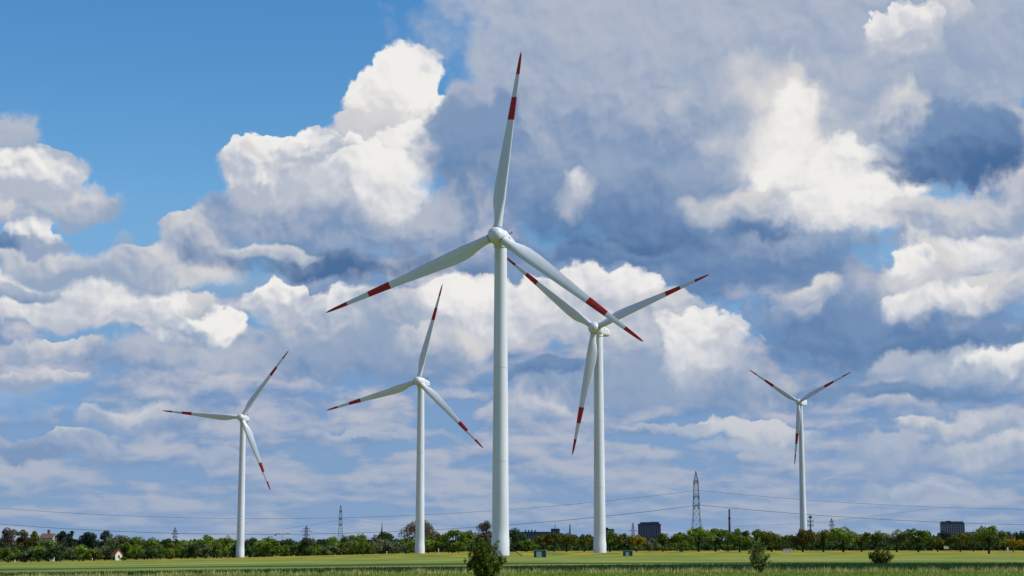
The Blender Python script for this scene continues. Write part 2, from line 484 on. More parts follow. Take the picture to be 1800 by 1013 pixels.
def leaf_mat(name, col, col2, scale=0.45, trans=0.25, hue=0.0):
    """matt leaf: diffuse plus some light shining through, colour uneven from clump to clump"""
    if name in MATS:
        return MATS[name]
    m = bpy.data.materials.new(name); m.use_nodes = True
    nt = m.node_tree; N, L = nt.nodes, nt.links
    N.clear()
    g = N.new('ShaderNodeNewGeometry')
    n = N.new('ShaderNodeTexNoise'); n.inputs['Scale'].default_value = scale; n.inputs['Detail'].default_value = 3
    L.new(g.outputs['Position'], n.inputs['Vector'])
    a = N.new('ShaderNodeMath'); a.operation = 'MULTIPLY_ADD'; a.inputs[1].default_value = 0.55
    L.new(g.outputs['Random Per Island'], a.inputs[0]); L.new(n.outputs['Fac'], a.inputs[2])
    r = N.new('ShaderNodeMapRange'); r.inputs[1].default_value = 0.42; r.inputs[2].default_value = 1.12
    L.new(a.outputs[0], r.inputs[0])
    x = N.new('ShaderNodeMix'); x.data_type = 'RGBA'
    x.inputs[6].default_value = (*col, 1); x.inputs[7].default_value = (*col2, 1)
    L.new(r.outputs[0], x.inputs[0])
    d = N.new('ShaderNodeBsdfDiffuse'); t = N.new('ShaderNodeBsdfTranslucent')
    L.new(x.outputs[2], d.inputs[0]); L.new(x.outputs[2], t.inputs[0])
    ms = N.new('ShaderNodeMixShader'); ms.inputs[0].default_value = trans
    L.new(d.outputs[0], ms.inputs[1]); L.new(t.outputs[0], ms.inputs[2])
    o = N.new('ShaderNodeOutputMaterial'); L.new(ms.outputs[0], o.inputs[0])
    MATS[name] = m
    return m


WHITE = mat('turbine_paint', (0.575, 0.615, 0.66), 0.42, (0.50, 0.54, 0.58), 0.5, spec=0.4, stretch=(1, 1, 0.12))
RED = mat('signal_red_paint', (0.37, 0.016, 0.014), 0.5, (0.29, 0.013, 0.012), 0.6, spec=0.3)
SEAM = mat('dark_seam', (0.03, 0.035, 0.04), 0.7)
SEAM_LIGHT = mat('grey_seam', (0.16, 0.17, 0.18), 0.7)
STEEL = mat('galvanised_lattice', (0.045, 0.055, 0.065), 0.7, (0.03, 0.037, 0.045), 1.0)
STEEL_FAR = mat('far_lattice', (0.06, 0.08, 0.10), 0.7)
CABLE = mat('aluminium_cable', (0.03, 0.035, 0.045), 0.6)
BARK = mat('bark', (0.030, 0.024, 0.017), 0.95, (0.018, 0.014, 0.010), 2.5)
LEAF = {
    'green': leaf_mat('leaf_green', (0.044, 0.082, 0.013), (0.179, 0.248, 0.038)),
    'fresh': leaf_mat('leaf_fresh', (0.060, 0.120, 0.017), (0.256, 0.359, 0.051)),
    'dark': leaf_mat('leaf_dark', (0.022, 0.046, 0.021), (0.068, 0.111, 0.038)),
    'pine': leaf_mat('leaf_pine', (0.013, 0.030, 0.024), (0.041, 0.072, 0.041)),
    'olive': leaf_mat('leaf_olive', (0.052, 0.068, 0.012), (0.165, 0.178, 0.028)),
    'brown': leaf_mat('leaf_brown', (0.050, 0.050, 0.013), (0.150, 0.128, 0.032)),
    'twig': leaf_mat('leaf_twig', (0.070, 0.060, 0.044), (0.180, 0.150, 0.110)),
    'yellow': leaf_mat('leaf_yellow', (0.127, 0.103, 0.011), (0.414, 0.322, 0.023)),
    'grey': leaf_mat('leaf_grey', (0.068, 0.085, 0.044), (0.222, 0.239, 0.120)),
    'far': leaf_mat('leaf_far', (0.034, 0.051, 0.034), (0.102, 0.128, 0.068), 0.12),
    'bush': leaf_mat('leaf_bush', (0.030, 0.052, 0.008), (0.180, 0.220, 0.026), 1.4),
    'glossy': leaf_mat('leaf_sapling', (0.017, 0.037, 0.009), (0.281, 0.350, 0.099), 2.2),
    'russet': leaf_mat('leaf_russet', (0.034, 0.052, 0.010), (0.125, 0.150, 0.024), 1.2),
}


def ground_material():
    m = bpy.data.materials.new('fields'); m.use_nodes = True
    nt = m.node_tree; N, L = nt.nodes, nt.links
    b = N['Principled BSDF']; b.inputs['Roughness'].default_value = 0.95; b.inputs['Specular IOR Level'].default_value = 0.1
    g = N.new('ShaderNodeNewGeometry')
    s = N.new('ShaderNodeSeparateXYZ'); L.new(g.outputs['Position'], s.inputs[0])
    X, Y = s.outputs[0], s.outputs[1]

    def put(k, v):
        if hasattr(v, 'links'):
            L.new(v, k)
        else:
            k.default_value = v

    def M(op, a, b=0.0, c=0.0):
        n = N.new('ShaderNodeMath'); n.operation = op
        for i, v in enumerate((a, b, c)):
            put(n.inputs[i], v)
        return n.outputs[0]

    def R(v, a, b_, c=0.0, d=1.0):
        n = N.new('ShaderNodeMapRange'); n.interpolation_type = 'SMOOTHSTEP'
        for i, q in enumerate((v, a, b_, c, d)):
            put(n.inputs[i], q)
        return n.outputs[0]

    def NZ(sc_, sx=1.0, sy=1.0, detail=4.0):
        mp = N.new('ShaderNodeMapping'); mp.inputs['Scale'].default_value = (sx, sy, 0)
        L.new(g.outputs['Position'], mp.inputs['Vector'])
        n = N.new('ShaderNodeTexNoise'); n.inputs['Scale'].default_value = sc_; n.inputs['Detail'].default_value = detail
        L.new(mp.outputs[0], n.inputs['Vector'])
        return n.outputs['Fac']

    def mix(f, a, b_):
        n = N.new('ShaderNodeMix'); n.data_type = 'RGBA'
        put(n.inputs[0], f)
        for i, v in ((6, a), (7, b_)):
            put(n.inputs[i], (*v, 1) if isinstance(v, tuple) else v)
        return n.outputs[2]
    wob = M('MULTIPLY', M('SUBTRACT', NZ(0.05), 0.5), 9.0)
    Yw = M('ADD', Y, wob)
    streak = NZ(0.25, 0.22, 0.09, 6.0)
    fine = NZ(1.6, 1, 1, 3.0)
    rows = NZ(1.0, 0.012, 0.075, 3.0)
    patch = NZ(0.03, 0.4, 1.0)
    mown = mix(R(fine, .35, .65), (0.100, 0.160, 0.020), (0.150, 0.215, 0.030))
    crop = mix(R(fine, .3, .7), (0.020, 0.052, 0.016), (0.036, 0.082, 0.026))
    meadow = mix(R(M('MULTIPLY_ADD', rows, 0.8, M('MULTIPLY', streak, 0.6)), .52, .90), (0.092, 0.142, 0.018), (0.225, 0.260, 0.052))
    butter = mix(R(NZ(0.25, 0.5, 0.12, 6.0), .42, .6), (0.110, 0.135, 0.018), (0.300, 0.245, 0.014))
    c = mix(R(Yw, 149, 152), mown, crop)
    far_crop = R(X, -25, 45, 168, 200)                   # the crop reaches farther on the right
    c = mix(R(M('SUBTRACT', Yw, far_crop), -1.5, 1.5), c, meadow)
    dark_line = M('MULTIPLY', M('MULTIPLY', R(Yw, 207, 211), R(Yw, 236, 230)), R(X, 85, 40))  # dark shading line across the field, put into the ground colour
    c = mix(M('MULTIPLY', dark_line, 0.92), c, (0.030, 0.052, 0.012))
    c = mix(R(M('MULTIPLY_ADD', patch, 200.0, Yw), 420, 560), c, butter)
    c = mix(R(Y, 1000, 1300), c, (0.05, 0.07, 0.02))
    L.new(c, b.inputs['Base Color'])
    return m


# ================================================================ ground
def build_ground():
    xs = np.concatenate([-np.geomspace(9000, 260, 26), np.arange(-240, 241, 8.0), np.geomspace(260, 9000, 26)])
    ys = np.concatenate([np.linspace(-3000, -100, 10), np.arange(-80, 90, 10.0), np.arange(90, 320, 4.0), np.geomspace(322, 12000, 70)])
    XX, YY = np.meshgrid(xs, ys)
    ZZ = ground_z(XX, YY)
    v = np.stack([XX, YY, ZZ], -1).reshape(-1, 3)
    nx, ny = len(xs), len(ys)
    i = np.arange(ny - 1)[:, None] * nx + np.arange(nx - 1)[None]
    f = np.stack([i, i + 1, i + nx + 1, i + nx], -1).reshape(-1, 4)
    o = link('ground', mesh_data('ground', v, f, True), ground_material())
    tag(o, 'gently sloping farmland of mown grass, green crop and yellow flowering meadow', kind='structure')


build_ground()


def blades(name, base, h, w, lean, seed, m, label, cat=None):
    """one tapered, bent blade (two quads and a tip) on each base point"""
    r = rs(seed); n = len(base)
    a = r.uniform(0, 2 * math.pi, n)
    u = np.stack([np.cos(a), np.sin(a), np.zeros(n)], -1)
    la = r.uniform(0, 2 * math.pi, n)
    ld = np.stack([np.cos(la), np.sin(la), np.zeros(n)], -1) * (np.abs(r.normal(0, lean, n)) * h)[:, None]
    up = np.stack([np.zeros(n), np.zeros(n), h], -1)
    W = u * w[:, None] / 2
    p0, p1, p2 = base, base + up * 0.55 + ld * 0.3, base + up + ld
    v = np.stack([p0 - W, p0 + W, p1 + W * 0.8, p1 - W * 0.8, p2], 1).reshape(-1, 3)
    k = np.arange(n)[:, None] * 5
    f = np.concatenate([k + np.array([[0, 1, 2]]), k + np.array([[0, 2, 3]]), k + np.array([[3, 2, 4]])], 0)
    o = link(name, mesh_data(name, v, f), m)
    tag(o, label, cat, kind='stuff')
    return o


def scatter(n, y0, y1, seed, half=0.33, clump=None):
    r = rs(seed)
    y = np.sqrt(r.uniform(y0 * y0, y1 * y1, n))
    x = r.uniform(-half, half, n) * y
    if clump:
        cn, rad_ = clump
        cy_ = np.sqrt(r.uniform(y0 * y0, y1 * y1, cn)); cx_ = r.uniform(-half, half, cn) * cy_
        k = r.randint(0, cn, n)
        x = cx_[k] + r.normal(0, rad_, n); y = cy_[k] + r.normal(0, rad_ * 0.7, n)
    return np.stack([x, y, ground_z(x, y) - 0.01], -1), r


b, r = scatter(70000, 96, 152, 11)
blades('short_grass', b, r.uniform(0.05, 0.13, len(b)), r.uniform(0.03, 0.06, len(b)), 0.35, 1,
       leaf_mat('grass_blade', (0.100, 0.165, 0.020), (0.200, 0.275, 0.040), 0.3), 'short bright green grass along the near edge of the field')
b, r = scatter(90000, 150, 200, 12)
b = b[b[:, 1] < np.interp(b[:, 0], [-25, 45], [168, 200]) + r.normal(0, .6, len(b))]
blades('green_crop', b, r.uniform(0.16, 0.34, len(b)), r.uniform(0.05, 0.10, len(b)), 0.15, 2,
       leaf_mat('crop_blade', (0.020, 0.058, 0.018), (0.045, 0.100, 0.034), 0.2), 'dark green standing crop behind the dry grass')
b, r = scatter(12500, 137, 149, 13, clump=(560, 0.22))
keep = (b[:, 0] > -42 + r.normal(0, 4, len(b)))
b = b[keep]
blades('dry_grass', b, r.uniform(0.18, 0.62, len(b)) * r.uniform(0.5, 1, len(b)), r.uniform(0.025, 0.055, len(b)), 0.22, 3,
       leaf_mat('dry_blade', (0.190, 0.200, 0.060), (0.470, 0.440, 0.180), 0.6, 0.2), 'tall pale dry grass stalks standing before the crop')

# ================================================================ wind turbines


def blade_section(rr, R):
    """outline of the blade at span rr: list of (x, y); leading edge at +x, upwind face at -y"""
    t = rr / R
    n = 12
    # chord limits measured against the pitch axis
    lead = np.interp(t, [0, .03, .08, .20, .35, .60, .85, .95, .985, 1], [.95, .95, .98, 1.12, .95, .66, .46, .36, .24, .04])
    trail = np.interp(t, [0, .03, .08, .14, .20, .26, .35, .60, .85, .95, .985, 1], [.95, .95, 1.25, 1.95, 2.35, 2.38, 2.08, 1.25, .62, .36, .20, .03])
    slim = np.interp(t, [0, .06, .2], [1, 1, .93])
    lead, trail = lead * slim, trail * slim
    thick = np.interp(t, [0, .03, .12, .22, .4, .7, 1], [.95, .95, .86, .64, .40, .20, .04])
    tw = -rad(np.interp(t, [0, .1, .25, .5, 1], [22, 21, 16, 9, 4]))      # leading edge turned upwind
    mixc = np.interp(t, [0, .03, .17], [1, 1, 0])
    pts = []
    for i in range(2 * n):
        q = 2 * math.pi * i / (2 * n)
        s = 0.5 + 0.5 * math.cos(q)                       # 1 at the leading edge
        x = -trail + (lead + trail) * s
        af = 1.9 * math.sqrt(max(0.0, s_(1 - s))) * (1 - 0.9 * (1 - s) ** 0.9) if s < 1 else 0
        y = thick * af * (1 if math.sin(q) >= 0 else -1)
        xc, yc = math.cos(q) * .95, math.sin(q) * .95
        x, y = x * (1 - mixc) + xc * mixc, y * (1 - mixc) + yc * mixc
        pts.append((x * math.cos(tw) - y * math.sin(tw), x * math.sin(tw) + y * math.cos(tw)))
    return pts


def s_(u):
    return max(0.0, u)


def blade_part(name, R, t0, t1, n, me_grow=0.0):
    rows = []
    for i in range(n + 1):
        t = t0 + (t1 - t0) * i / n
        z = t * R
        rows.append([(x * (1 + me_grow), y * (1 + me_grow), z) for x, y in blade_section(z, R)])
    k = len(rows[0])
    v = [p for row in rows for p in row]
    f = [(i * k + j, i * k + (j + 1) % k, (i + 1) * k + (j + 1) % k, (i + 1) * k + j) for i in range(n) for j in range(k)]
    f += [tuple(range(k - 1, -1, -1)), tuple(range(n * k, (n + 1) * k))]
    return shade_auto(mesh_data(name, v, f), 50)


def rounded_box(name, x0, x1, y0, y1, z0, z1, bev, taper=None, seg=4):
    bm = bmesh.new()
    bmesh.ops.create_cube(bm, size=1)
    for v in bm.verts:
        v.co = Vector(((x0 + x1) / 2 + v.co.x * (x1 - x0), (y0 + y1) / 2 + v.co.y * (y1 - y0), (z0 + z1) / 2 + v.co.z * (z1 - z0)))
    if taper:
        for v in bm.verts:
            if v.co.y > (y0 + y1) / 2:
                v.co.x *= taper[0]
                if v.co.z < (z0 + z1) / 2:
                    v.co.z += taper[1]
                else:
                    v.co.z -= taper[2]
    bmesh.ops.bevel(bm, geom=bm.edges[:], offset=bev, segments=seg, profile=0.5, affect='EDGES')
    me = bpy.data.meshes.new(name); bm.to_mesh(me); bm.free()
    return shade_auto(me, 40)


def blade_meshes(R, bands):
    a, b_, c_ = bands
    return {'root': blade_part('blade', R, 0.022, a, 34), 'band': blade_part('red_band', R, a, b_, 8),
            'mid': blade_part('white_band', R, b_, c_, 8), 'tip': blade_part('red_tip', R, c_, 1.0, 14)}


BM_A = blade_meshes(41.0, (.625, .75, .875))
BM_B = blade_meshes(42.0, (.50, .67, .84))
for bmset in (BM_A, BM_B):
    for k_, me_ in bmset.items():
        me_.materials.append(RED if k_ in ('band', 'tip') else WHITE)
SPIN = shade_auto(MB().lathe([(1.30, -2.3), (1.85, -2.15), (1.95, -1.2), (1.93, 0.2), (1.78, 0.95), (1.45, 1.55), (1.05, 1.95), (0.98, 1.98)], 36, 'Y').data('hub'), 30)
CAP = shade_auto(MB().lathe([(0.93, 1.93), (0.93, 2.02), (0.80, 2.12), (0.45, 2.22), (0.1, 2.25)], 28, 'Y').data('nose_cap'), 30)
for me_ in (SPIN, CAP):
    me_.materials.append(WHITE)
COLLAR = MB().lathe([(1.0, 1.30), (1.06, 1.32), (1.06, 1.62), (1.0, 1.64)], 28).data('root_collar'); COLLAR.materials.append(WHITE)
SEAMM = MB().lathe([(.96, 1.74), (1.02, 1.75), (1.02, 1.85), (.96, 1.86)], 28).data('root_seam'); SEAMM.materials.append(SEAM_LIGHT)
shade_auto(COLLAR); shade_auto(SEAMM)


def turbine(hub, base_z, span, yaw, tilt, phi, r0, r1, label, small=False, cone=2.5, stairs=False, nac=None):
    """hub: rotor centre; yaw: how far the nose is turned to the viewer's left (degrees)"""
    ps, ti = rad(yaw), rad(tilt)
    nose = Vector((-math.sin(ps) * math.cos(ti), -math.cos(ps) * math.cos(ti), math.sin(ti)))
    over = 3.3
    tx, ty = hub[0] + math.sin(ps) * over, hub[1] + math.cos(ps) * over
    root = empty('wind_turbine', (tx, ty, base_z))
    tag(root, label, 'wind turbine', 'white wind turbines with red banded blades')
    htop = hub[2] - 2.0 - base_z
    prof = [(r0 + .14, -0.6), (r0 + .14, 3.6), (r0 + .02, 3.9)]
    for i in range(1, 25):
        t = i / 24
        prof.append((r0 + (r1 - r0) * t, 3.9 + (htop - 3.9) * t))
    link('foundation', shade_auto(MB().lathe([(r0 + .9, -.5), (r0 + .9, .10), (r0 + .8, .16), (r0 + .05, .18)], 40).data('foundation'), 40), mat('mossy_concrete', (.15, .15, .115), .95, (.10, .11, .07), 1.5), root)
    tower = link('tower', shade_auto(MB().lathe(prof, 56).data('tower'), 40), WHITE, root)
    for t in (.26, .58):
        z = 3.9 + (htop - 3.9) * t; r = r0 + (r1 - r0) * t
        link('flange', shade_auto(MB().lathe([(r - .02, z - .09), (r + .035, z - .07), (r + .035, z + .07), (r - .02, z + .09)], 48).data('flange'), 40), mat('flange_grey', (.50, .54, .58), .6), tower)
    link('yaw_bearing', shade_auto(MB().lathe([(r1 - .02, htop - .35), (r1 + .16, htop - .30), (r1 + .18, htop + .5)], 40).data('yaw_bearing'), 40), WHITE, root)
    # rotor frame: local -Y is the nose
    rot = Matrix.Rotation(-ps, 4, 'Z') @ Matrix.Rotation(-ti, 4, 'X')
    H = Matrix.Translation(Vector(hub) - Vector((tx, ty, base_z))) @ rot
    # nacelle behind the hub
    if small:
        nme = rounded_box('nacelle', -1.9, 1.9, 1.6, 11.2, -1.9, 2.2, 0.35, (.96, .5, 0), 3)
    else:
        nme = rounded_box('nacelle', -1.75, 1.75, 1.9, 10.8, -1.75, 1.95, 0.95, (.78, 1.0, .25), 5)
    n = link('nacelle', nme, WHITE, root); n.matrix_local = H
    m = MB()
    if not small:
        for dx in (-.55, .55):
            m.bar((dx, 8.6, 1.5), (dx, 8.6, 2.75), .07, n=6)
        m.bar((-1.0, 8.6, 2.7), (1.0, 8.6, 2.7), .08, n=6)
        m.bar((-1.0, 8.6, 2.65), (-1.0, 8.6, 3.05), .12, n=6); m.bar((1.0, 8.6, 2.65), (1.0, 8.6, 3.05), .12, n=6)
    else:
        m.bar((0, 9.6, 2.0), (0, 9.6, 3.3), .08, n=6).bar((-.7, 9.6, 3.1), (.7, 9.6, 3.1), .07, n=6)
    m.build('weather_mast', SEAM, n)
    if not small:
        for sx in (-1, 1):
            for yy, z_ in ((4.6, .55), (4.6, -.15), (7.2, .4)):
                m = MB(); x = sx * np.interp(yy, [1.9, 10.8], [1.752, 1.37])
                m.box(min(x, x - sx * .06), max(x, x - sx * .06), yy - .28, yy + .28, z_ - .16, z_ + .16)
                v_ = m.build('vent', SEAM, n); v_.location = (sx * .03, 0, 0)
    h = link('hub', SPIN, None, root); h.matrix_local = H
    link('nose_cap', CAP, None, h)
    bm_ = BM_B if small else BM_A
    for i in range(3):
        B = H @ Matrix.Rotation(rad(phi + 120 * i), 4, 'Y') @ Matrix.Rotation(rad(cone), 4, 'X') @ Matrix.Diagonal((1, 1, span / (42.0 if small else 41.0), 1))
        bl = link('blade', bm_['root'], None, root); bl.matrix_local = B
        link('red_band', bm_['band'], None, bl)
        link('white_band', bm_['mid'], None, bl)
        link('red_tip', bm_['tip'], None, bl)
        link('root_collar', COLLAR, None, bl)
        link('root_seam', SEAMM, None, bl)
    if stairs:
        m = MB()
        for s in (-.5, .5):
            m.bar((r0 + .1, s, 2.1), (r0 + 2.9, s, -.1), .10)
            m.bar((r0 + .2, s, 3.1), (r0 + 2.9, s, .95), .05)
            m.bar((r0 + 2.8, s, -.1), (r0 + 2.8, s, 1.0), .05)
        for i in range(9):
            x = r0 + .25 + i * .3
            m.box(x, x + .26, -.5, .5, 2.0 - i * .235, 2.05 - i * .235)
        m.build('entrance_stairs', STEEL, root)
        MB().box(r0 + .10, r0 + .19, -.5, .5, 2.1, 4.15).build('door', mat('door_paint', (.45, .47, .47), .5), root)
    return root


turbine((-3.43, 390.65, 70.0), gz(-3, 394), 42.3, 16, 5, 7.0, 1.86, 1.36, 'tallest and nearest white wind turbine rising behind the leafy bush', stairs=True)
turbine((25.82, 556.95, 69.5), -0.62, 40.4, 24, 5, 68.5, 1.86, 1.36, 'white wind turbine with two blades raised, partly behind a nearer blade tip', cone=1)
turbine((-38.4, 731.01, 68.8), gz(-38, 733) - .3, 41.2, 18, 5, 13.7, 1.86, 1.36, 'white wind turbine standing in front of the big brownish bare tree')
turbine((-136.61, 904.13, 66.2), gz(-136, 906), 41.2, 8, 5, 35.0, 1.95, 1.4, 'leftmost white wind turbine with one blade pointing level to the left')
turbine((193.21, 1206.21, 98.0), -0.2, 42.2, 30, 1, 64.0, 2.45, 1.35, 'smallest white wind turbine with square nacelle behind the row of oaks', small=True)

# ================================================================ trees and shrubs


def leaves_on(cent, radii, n_per, size, r, flat=0.35):
    """leaf quads spread over the shells of ellipsoid clumps"""
    k = np.repeat(np.arange(len(cent)), n_per)
    n = len(k)
    d = r.normal(size=(n, 3)); d /= np.linalg.norm(d, axis=1)[:, None]
    sh = np.clip(1 - np.abs(r.normal(0, .30, n)), .1, 1.0) * r.uniform(.88, 1.14, n)
    p = cent[k] + d * radii[k] * sh[:, None]
    nrm = d * flat + r.normal(size=(n, 3)) * .6
    nrm[:, 2] += .25
    nrm /= np.linalg.norm(nrm, axis=1)[:, None]
    t = np.cross(nrm, r.normal(size=(n, 3))); t /= np.linalg.norm(t, axis=1)[:, None] + 1e-9
    b_ = np.cross(nrm, t)
    s = (size * r.uniform(.55, 1.35, n))[:, None]
    a = r.uniform(.45, .8, n)[:, None]
    v = np.stack([p - t * s, p - b_ * s * a, p + t * s * r.uniform(.7, 1.2, n)[:, None], p + b_ * s * a], 1).reshape(-1, 3)
    f = (np.arange(n)[:, None] * 4 + np.arange(4)[None])
    return v, f


def make_tree(name, px, top, w_px, Y, kind, label, shape='oak', seed=0, group=None, base=None, dense=1.0, cat='tree'):
    r = rs(1000 + seed)
    x = at(px, 960, Y).x
    zb = gz(x, Y) - .05
    zt = at(px, top - (1.5 if px > 1170 else 0), Y).z
    H = zt - zb
    W = (1.32 if px > 1170 else 1.14) * w_px / F_PX * Y
    root = empty(name, (x, Y, zb), 0)
    tag(root, label, cat, group)
    cb = {'oak': .22, 'low': .04, 'bare': .12, 'tall': .15, 'round': .0}[shape]           # where the crown starts
    Hc = H * (1 - cb)
    nl = {'oak': 19, 'low': 17, 'bare': 22, 'tall': 16, 'round': 15}[shape]
    lr = np.minimum(W, Hc * 1.1) * r.uniform(.15, .26, nl)
    # clump centres in an egg-shaped crown, more on the outside
    d = r.normal(size=(nl, 3)); d /= np.linalg.norm(d, axis=1)[:, None]
    q = r.uniform(.35, 1.0, nl) ** .5
    wz = .5 - .5 * d[:, 2] * q
    prof = np.where(d[:, 2] > 0, 1.0, {'oak': .92, 'low': 1.0, 'bare': .8, 'tall': .9, 'round': 1.0}[shape])
    cent = np.stack([d[:, 0] * q * (W / 2 - lr * .9) * prof, d[:, 1] * q * (W / 2 - lr * .9) * prof,
                     H * cb + Hc * .5 + d[:, 2] * q * (Hc / 2 - lr * .7)], -1)
    cent[0] = (r.uniform(-.1, .1) * W, 0, H - lr[0] * .95)                            # reaches the top
    for q_ in (3, 4, 5, 6):                                                           # broad top
        cent[q_] = (r.uniform(-.30, .30) * W, r.uniform(-.3, .3) * W, H - lr[q_] * r.uniform(.95, 1.5) - .06 * H)
    cent[1] = (-W / 2 + lr[1], 0, H * cb + Hc * .45); cent[2] = (W / 2 - lr[2], 0, H * cb + Hc * .42)
    rad3 = np.stack([lr, lr, lr * r.uniform(.65, .95, nl)], -1)
    px_m = Y / 1792.0                                                               # metres a picture element covers
    size = max(.85 * px_m, .028 * W) if shape != 'bare' else max(.7 * px_m, .018 * W)
    area = W * Hc
    n_per = int(np.clip(dense * 3.4 * area / (size * size) / nl, 40, 190))
    v, f = leaves_on(cent, rad3, n_per, size, r)
    v[:, 2] = np.maximum(v[:, 2], .02)
    link('crown', mesh_data('crown', v, f), LEAF[kind], root)
    m = MB()
    tr = max(.035 * H, .25 * px_m)
    bend = r.uniform(-.03, .03) * H
    m.tube([(0, 0, -.3), (bend * .4, 0, H * .15), (bend, 0, H * .4), (bend * 1.3, 0, H * .75)], [tr * 1.35, tr, tr * .75, tr * .25], 8)
    for i in range(min(nl, 9)):
        z0 = H * r.uniform(.18, .5)
        c_ = cent[i]
        mid = (c_[0] * .45, c_[1] * .45, z0 + (c_[2] - z0) * .62)
        m.tube([(bend * z0 / H * 2, 0, z0), mid, tuple(c_)], [tr * .5, tr * .32, tr * .12], 5)
    link('trunk', m.data('trunk', True), BARK, root)
    return root


